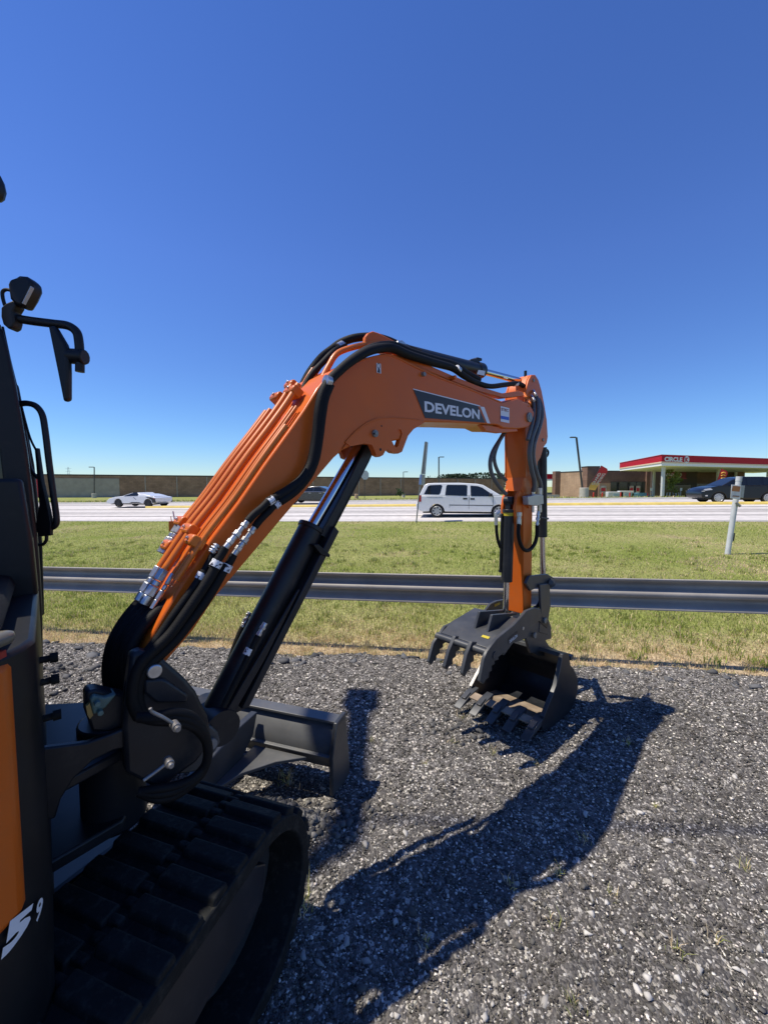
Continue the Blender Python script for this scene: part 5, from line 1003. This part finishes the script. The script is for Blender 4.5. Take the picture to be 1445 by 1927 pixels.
swall(1219,1303,-2,5.6,mat('dark_facade',(.095,.07,.06),.8,scale=1),'entrance_block',SY,None,1.2,1.0)
swall(1232,1296,2.0,2.3,COPING,'awning',SY,None,1.0,2.2); swall(1236,1292,-1.5,1.9,GLASS,'entrance_glass',SY,None,.1,1.05)
swall(1303,1395,-2,5.0,BRK3,'front_wall',SY+1); swall(1303,1395,4.95,5.15,COPING,'parapet',SY+1,None,.7,.06)
swall(1304,1345,-2,2.2,GLASS,'shopfront',SY+1,None,.2,.1)
swall(1382,1396,-2,6.0,BRK3,'corner_tower',SY,None,3,.3)
swall(1249,1281,3.55,4.9,mat('sign_maroon',(.20,.012,.03),.5),'shop_sign',SY,None,.2,1.25); swall(1248,1282,3.3,3.5,RED,'sign_line',SY,None,.3,1.25)
qY=SY-1.45
def wq(p0,p1,z0,z1,Y): return [Vector((gx(p0,Y),Y,z0)),Vector((gx(p1,Y),Y,z0)),Vector((gx(p1,Y),Y,z1)),Vector((gx(p0,Y),Y,z1))]
text_mesh('lettering','CIRCLE',wq(1250,1269,3.95,4.6,qY),WHITE,ST,.04)
s=MB(); c=Vector((gx(1275,qY),qY,4.28)); P=[c+Vector((math.cos(a)*.62,0,math.sin(a)*.62)) for a in [k/20*2*math.pi for k in range(20)]]; s.add(P,[tuple(range(20))]); s.build('logo_disc',WHITE,ST,smooth=0)
text_mesh('lettering','K',wq(1272.5,1277.5,3.92,4.62,qY-.05),RED,ST,.05)
for px_,w_ in((1134,6),(1187,4),(1199,4),(1304.5,2)):
    s=MB(); q=wq(px_-w_,px_+w_,-.2,1.7,SY-.5); s.quad(*q); s.build('window_poster',mat('poster_paper',(.42,.33,.28),.7,var=.5,scale=1.5,c2=(.60,.58,.55)),ST,smooth=0,recalc=False)
    s=MB(); s.quad(*wq(px_-w_*.7,px_+w_*.7,.4,1.2,SY-.53)); s.build('poster_print',RED,ST,smooth=0,recalc=False)
# far small red-topped pump kiosk at left of the shop
Y=112; t=thing('car_wash','distant red-topped bay seen just right of the digging arm','building',(gx(1030,Y),Y,-1))
s=MB(); seg(s,SP(1005,Y),SP(1044,Y),3.6,5.0,8); s.build('roof_fascia',CR,t); s=MB(); seg(s,SP(1005,Y),SP(1044,Y),3.2,3.6,8,.03); s.build('soffit',CW,t)
for p_ in(1008,1022,1041): s=MB(); seg(s,SP(p_,Y),SP(p_+2.5,Y),-2.5,3.3,.5); s.build('column',BRK3,t)
s=MB(); seg(s,SP(1005,Y+3),SP(1041,Y+3),-2.5,-.2,.3); s.build('low_wall',TANP,t)
Y=70; s=MB(); seg(s,SP(1013,Y),SP(1052,Y),-1.2,.12,.4); o=s.build('low_wall',mat('pale_block',(.42,.38,.32),.9,scale=1),None); tag(o,'low pale block wall just right of the digging arm at road side','wall')
# feather flags
def flag(px,py0,px1,py1,Y,wd,label,cols,txt=None):
    b0=Hpt(px,Y); t=thing('feather_flag',label,'flag',tuple(b0),0,'feather flags at the fuel station'); a=at(px,py0,Y); b_=at(px1,py1,Y)
    s=MB(); s.tube([b0-Vector((0,0,.2)),a,b_],.03,6,smooth=False); s.build('flag_pole',LP,t)
    n=10; L=[];Rr=[]
    for i in range(n+1):
        k=i/n; p=a.lerp(b_,k); w=wd*(1 if k<.75 else math.sqrt(max(0,1-((k-.75)/.25)**2)))*(.85+.15*k); L.append(p+Vector((0,-.02,0))); Rr.append(p+Vector((w,-.02+.05*math.sin(k*7),-.12*w)))
    for (k0,k1,m) in cols:
        s=MB(); i0,i1=int(k0*n),int(k1*n)
        for i in range(i0,i1): s.quad(L[i],Rr[i],Rr[i+1],L[i+1])
        s.build('flag_cloth',m,t,recalc=False)
    return t,L,Rr
FR=mat('flag_red',(.42,.02,.02),.7); FY=mat('flag_yellow',(.75,.42,.08),.7); FWt=mat('flag_cream',(.6,.55,.45),.7)
t,L,Rr=flag(1104.5,921,1131,876,58,1.35,'leaning red and yellow feather flag next to the concrete drum',[(0,.3,FY),(.3,1,FR)])
def fl(i_,k_): return L[i_].lerp(Rr[i_],k_)+Vector((0,-.08,0))
text_mesh('lettering','GRAND',[fl(2,.45),fl(7,.45),fl(7,.08),fl(2,.08)],FWt,t,.03)
text_mesh('lettering','OPENING',[fl(2,.92),fl(7,.92),fl(7,.55),fl(2,.55)],FWt,t,.03)
t,L,Rr=flag(1345,914,1356,882,66,1.3,'red feather flag with yellow print behind the crossover bonnet',[(0,1,FR)])
s=MB(); c=(L[6]+Rr[6])/2+Vector((0,-.1,0)); 
for dz in(-.45,0,.4): s.tube([c+Vector((-.35,0,dz)),c+Vector((0,0,dz+.18)),c+Vector((.35,0,dz+.05))],.09,6)
s.build('flag_print',FY,t)
# bollards, ice boxes, signs
for px_ in(1116,1132.5,1167,1184,1217.5):
    b0=Hpt(px_,80); s=MB(); s.cyl(b0-Vector((0,0,.3)),b0+Vector((0,0,1.05)),.13,12); s.cyl(b0+Vector((0,0,1.05)),b0+Vector((0,0,1.12)),.13,12,.05); o=s.build('bollard',mat('bollard_red',(.55,.03,.02),.5),None)
    tag(o,{1116:'leftmost red bollard, beside the feather flag base',1132.5:'red bollard under the poster on the tan wall',1167:'red bollard between the two white ice boxes',1184:'red bollard left of the pale blue water stack',1217.5:'rightmost red bollard in front of the dark pilaster'}[px_],'bollard','red bollards before the shop')
for px_,w_,h_,nm,lb,m_ in((1155,3.2,1.3,'ice_box','white ice chest with grey lids left in front of the shopfront',POLEW),(1176,3.0,1.5,'ice_box','tall white ice chest with blue print beside the water stack',POLEW),(1200,3.8,1.1,'water_stack','pale blue stack of bottled water before the shop window',mat('water_blue',(.16,.36,.46),.4,var=.3,scale=4))):
    b0=Hpt(px_,84); s=MB(); s.box(b0+Vector((0,0,h_/2)),(w_,1.0,h_+.1)); 
    if nm=='water_stack': s.box(b0+Vector((2.2,0,.25)),(1.2,.9,.6))
    o=s.build(nm,m_,None,bevel=.08); tag(o,lb,'ice chest' if nm=='ice_box' else 'water bottles','goods outside the shop')
    if nm=='ice_box': 
        s=MB(); s.box(b0+Vector((.3,-.52,h_*.55)),(w_*.5,.04,h_*.4)); s.build('front_print',mat('pale_blue_print',(.3,.42,.5),.5),o)
for px_,lb in((1223.5,'small white parking sign left of the canopy tree'),(1279.5,'small white parking sign right of the canopy tree')):
    b0=Hpt(px_,78); t=thing('parking_sign',lb,'sign',tuple(b0),0,'small parking signs'); s=MB(); s.cyl(b0-Vector((0,0,.2)),b0+Vector((0,0,1.9)),.05,8); s.build('post',POLEW,t); s=MB(); s.box(b0+Vector((0,-.08,1.75)),(.38,.04,.55)); s.build('sign_plate',WHITE,t)
b0=Hpt(1263,76); t=thing('bicycle_rack','pale metal rack below the small canopy tree','rack',tuple(b0))
for k in range(4):
    s=MB(); s.tube([b0+Vector((-1+k*.6,0,0)),b0+Vector((-.9+k*.6,0,1.1)),b0+Vector((-.5+k*.6,0,1.1)),b0+Vector((-.4+k*.6,0,0))],.05,6,smooth=False); s.build('hoop',POLEW,t)
# ---- trees ----
LEAF=attrmat('leaf_surface',.6,trans=.3)
def tree(name,label,px,Y,zt,cw,trunk,col,n=2500,ls=.25,z0=None,group=None,sink=0):
    b0=Hpt(px,Y); b0.z-=sink; t=thing(name,label,'tree',tuple(b0),0,group); hgt=zt-b0.z
    s=MB(); s.tube([b0-Vector((0,0,.3)),b0+Vector((.05*hgt,0,hgt*.35)),b0+Vector((0,0,hgt*.8))],[trunk,trunk*.6,trunk*.2],8)
    for k in range(6):
        a=k*1.05; z_=hgt*(.35+.07*k); s.tube([b0+Vector((0,0,z_)),b0+Vector((math.cos(a)*cw*.35,math.sin(a)*cw*.35,z_+hgt*.22))],[trunk*.4,trunk*.1],6,smooth=False)
    s.build('trunk',mat('bark',(.10,.075,.055),.9),t)
    cz=b0.z+hgt*.64; nb=22; C=np.array([[random.gauss(0,.33)*cw,random.gauss(0,.33)*cw,random.gauss(0,.16)*hgt] for _ in range(nb)]); rr=np.array([random.uniform(.16,.34)*cw for _ in range(nb)])
    id_=rng.integers(0,nb,n); dd=rng.normal(size=(n,3)); dd/=np.linalg.norm(dd,axis=1)[:,None]; P=C[id_]+dd*(rr[id_]*(.55+.45*rng.random(n)))[:,None]; P[:,2]=np.minimum(P[:,2],hgt*.36); P+=np.array([b0.x,b0.y,cz])
    a=rng.normal(size=(n,3)); a/=np.linalg.norm(a,axis=1)[:,None]; b_=np.cross(a,rng.normal(size=(n,3))); b_/=np.linalg.norm(b_,axis=1)[:,None]; sz=ls*(.6+.8*rng.random((n,1)))
    co=np.stack([P-a*sz,P+b_*sz*.6,P+a*sz,P-b_*sz*.6],1).reshape(-1,3); k=(np.arange(n)*4)[:,None]; fs=np.concatenate([k+np.array([[0,1,2]]),k+np.array([[0,2,3]])],1).reshape(-1,3)
    cc=np.array(col)*(.6+.8*rng.random((n,1)))*(.75+.5*rng.random((nb,1))[id_]); o=tri_mesh('crown',co,fs,np.repeat(cc,4,0),LEAF); del o['kind']; attach(o,t); return t
tree('ornamental_tree','small yellow-green tree in front of the shop entrance',1263,74,4.6,2.4,.10,(.16,.20,.05),1800,.14)
for px_,zt,cw,lb in((849,6.3,9,'dark rounded treetop behind the block building above van windows'),(866,6.0,7,'lower treetop behind the block building right of the rounded one'),(919,6.6,14,'broad dark treetop behind the block building left of the arm')):
    tree('distant_tree',lb,px_,165,zt,cw,.35,(.035,.06,.03),1600,.5,group='treetops behind the block building')
b0=Hpt(753,66)
tree('young_conifer','tiny dark conifer at the foot of the block building wall',753,66,Hs(gx(753,66),66)+1.6,.9,.05,(.05,.08,.035),500,.10)
# ---- distant pylon ----
Y=420; b0=Vector((gx(132,Y),Y,-3)); t=thing('pylon','faint lattice power pylon rising beyond the block building','pylon',tuple(b0)); s=MB(); PM=mat('pale_blue_steel',(.45,.52,.58),.7)  # pale bluish steel keeps the lattice faint
for sx in(-1,1): s.tube([b0+Vector((sx*2.2,0,0)),b0+Vector((sx*.5,0,24.5))],.14,4,smooth=False)
for k in range(7): z=6+k*2.6; s.tube([b0+Vector((-2.2+z*.068,0,z)),b0+Vector((2.0-z*.068,0,z+2.4))],.08,4,smooth=False)
s.build('lattice',PM,t); 
for z in(17,20,23): s=MB(); s.tube([b0+Vector((-3.2,0,z)),b0+Vector((3.2,0,z))],.12,4,smooth=False); s.build('cross_arm',PM,t)
# ---- overhead wire and yard lamp whose shadows cross the gravel ----
def castpt(px,py,h):   # the point at height h whose shadow falls at this place on the ground
    r_=ray(px,py); G=CAMP+r_*(1.6/-r_.z); return G+SUN*(h/SUN.z)
a=castpt(640,1545,8); b_=castpt(1445,1562,8); d_=(b_-a); 
s=MB(); P0=a-d_*4; P1=b_+d_*4; s.tube([P0,a-d_*1.5,a,b_,b_+d_*1.5,P1],.016,8); o=s.build('overhead_wire',SATIN,None); tag(o,'thin overhead wire high above the yard casting a faint line of shadow','wire')
for q,lb in((P0,'wooden utility pole left of the yard carrying the overhead wire'),(P1,'wooden utility pole right of the yard carrying the overhead wire')):
    s=MB(); g=Vector((q.x,q.y,-.3)); s.tube([g,g+Vector((0,0,8.8))],[.15,.11],12,smooth=False); o=s.build('utility_pole',mat('pole_wood',(.13,.10,.075),.9),None); tag(o,lb,'utility pole')
h=6.6; a=castpt(682,1292,h); b_=castpt(650,1600,h)
t=thing('yard_lamp','tall steel yard lamp at the left whose arm throws a narrow shadow beside the blade','lamp',(a.x-1.2,b_.y-.6,0))
s=MB(); g=Vector((a.x-1.2,b_.y-.6,0)); s.tube([g,g+Vector((0,0,h-.6)),g+Vector((.4,.1,h)),b_],.05,10); s.build('pole',GALV,t)
s=MB(); s.tube([b_,b_.lerp(a,.8)],[.075,.08],10,smooth=False); s.build('arm',GALV,t)
s=MB(); s.tube([b_.lerp(a,.72),b_.lerp(a,.8),a],[.07,.13,.12],10,smooth=False); s.build('lamp_head',GALV,t,bevel=.02)
for o in list(S.objects):
    if o.parent is None and o.type in('MESH','EMPTY') and 'kind' not in o.keys() and 'label' not in o.keys(): print('UNTAGGED',o.name)
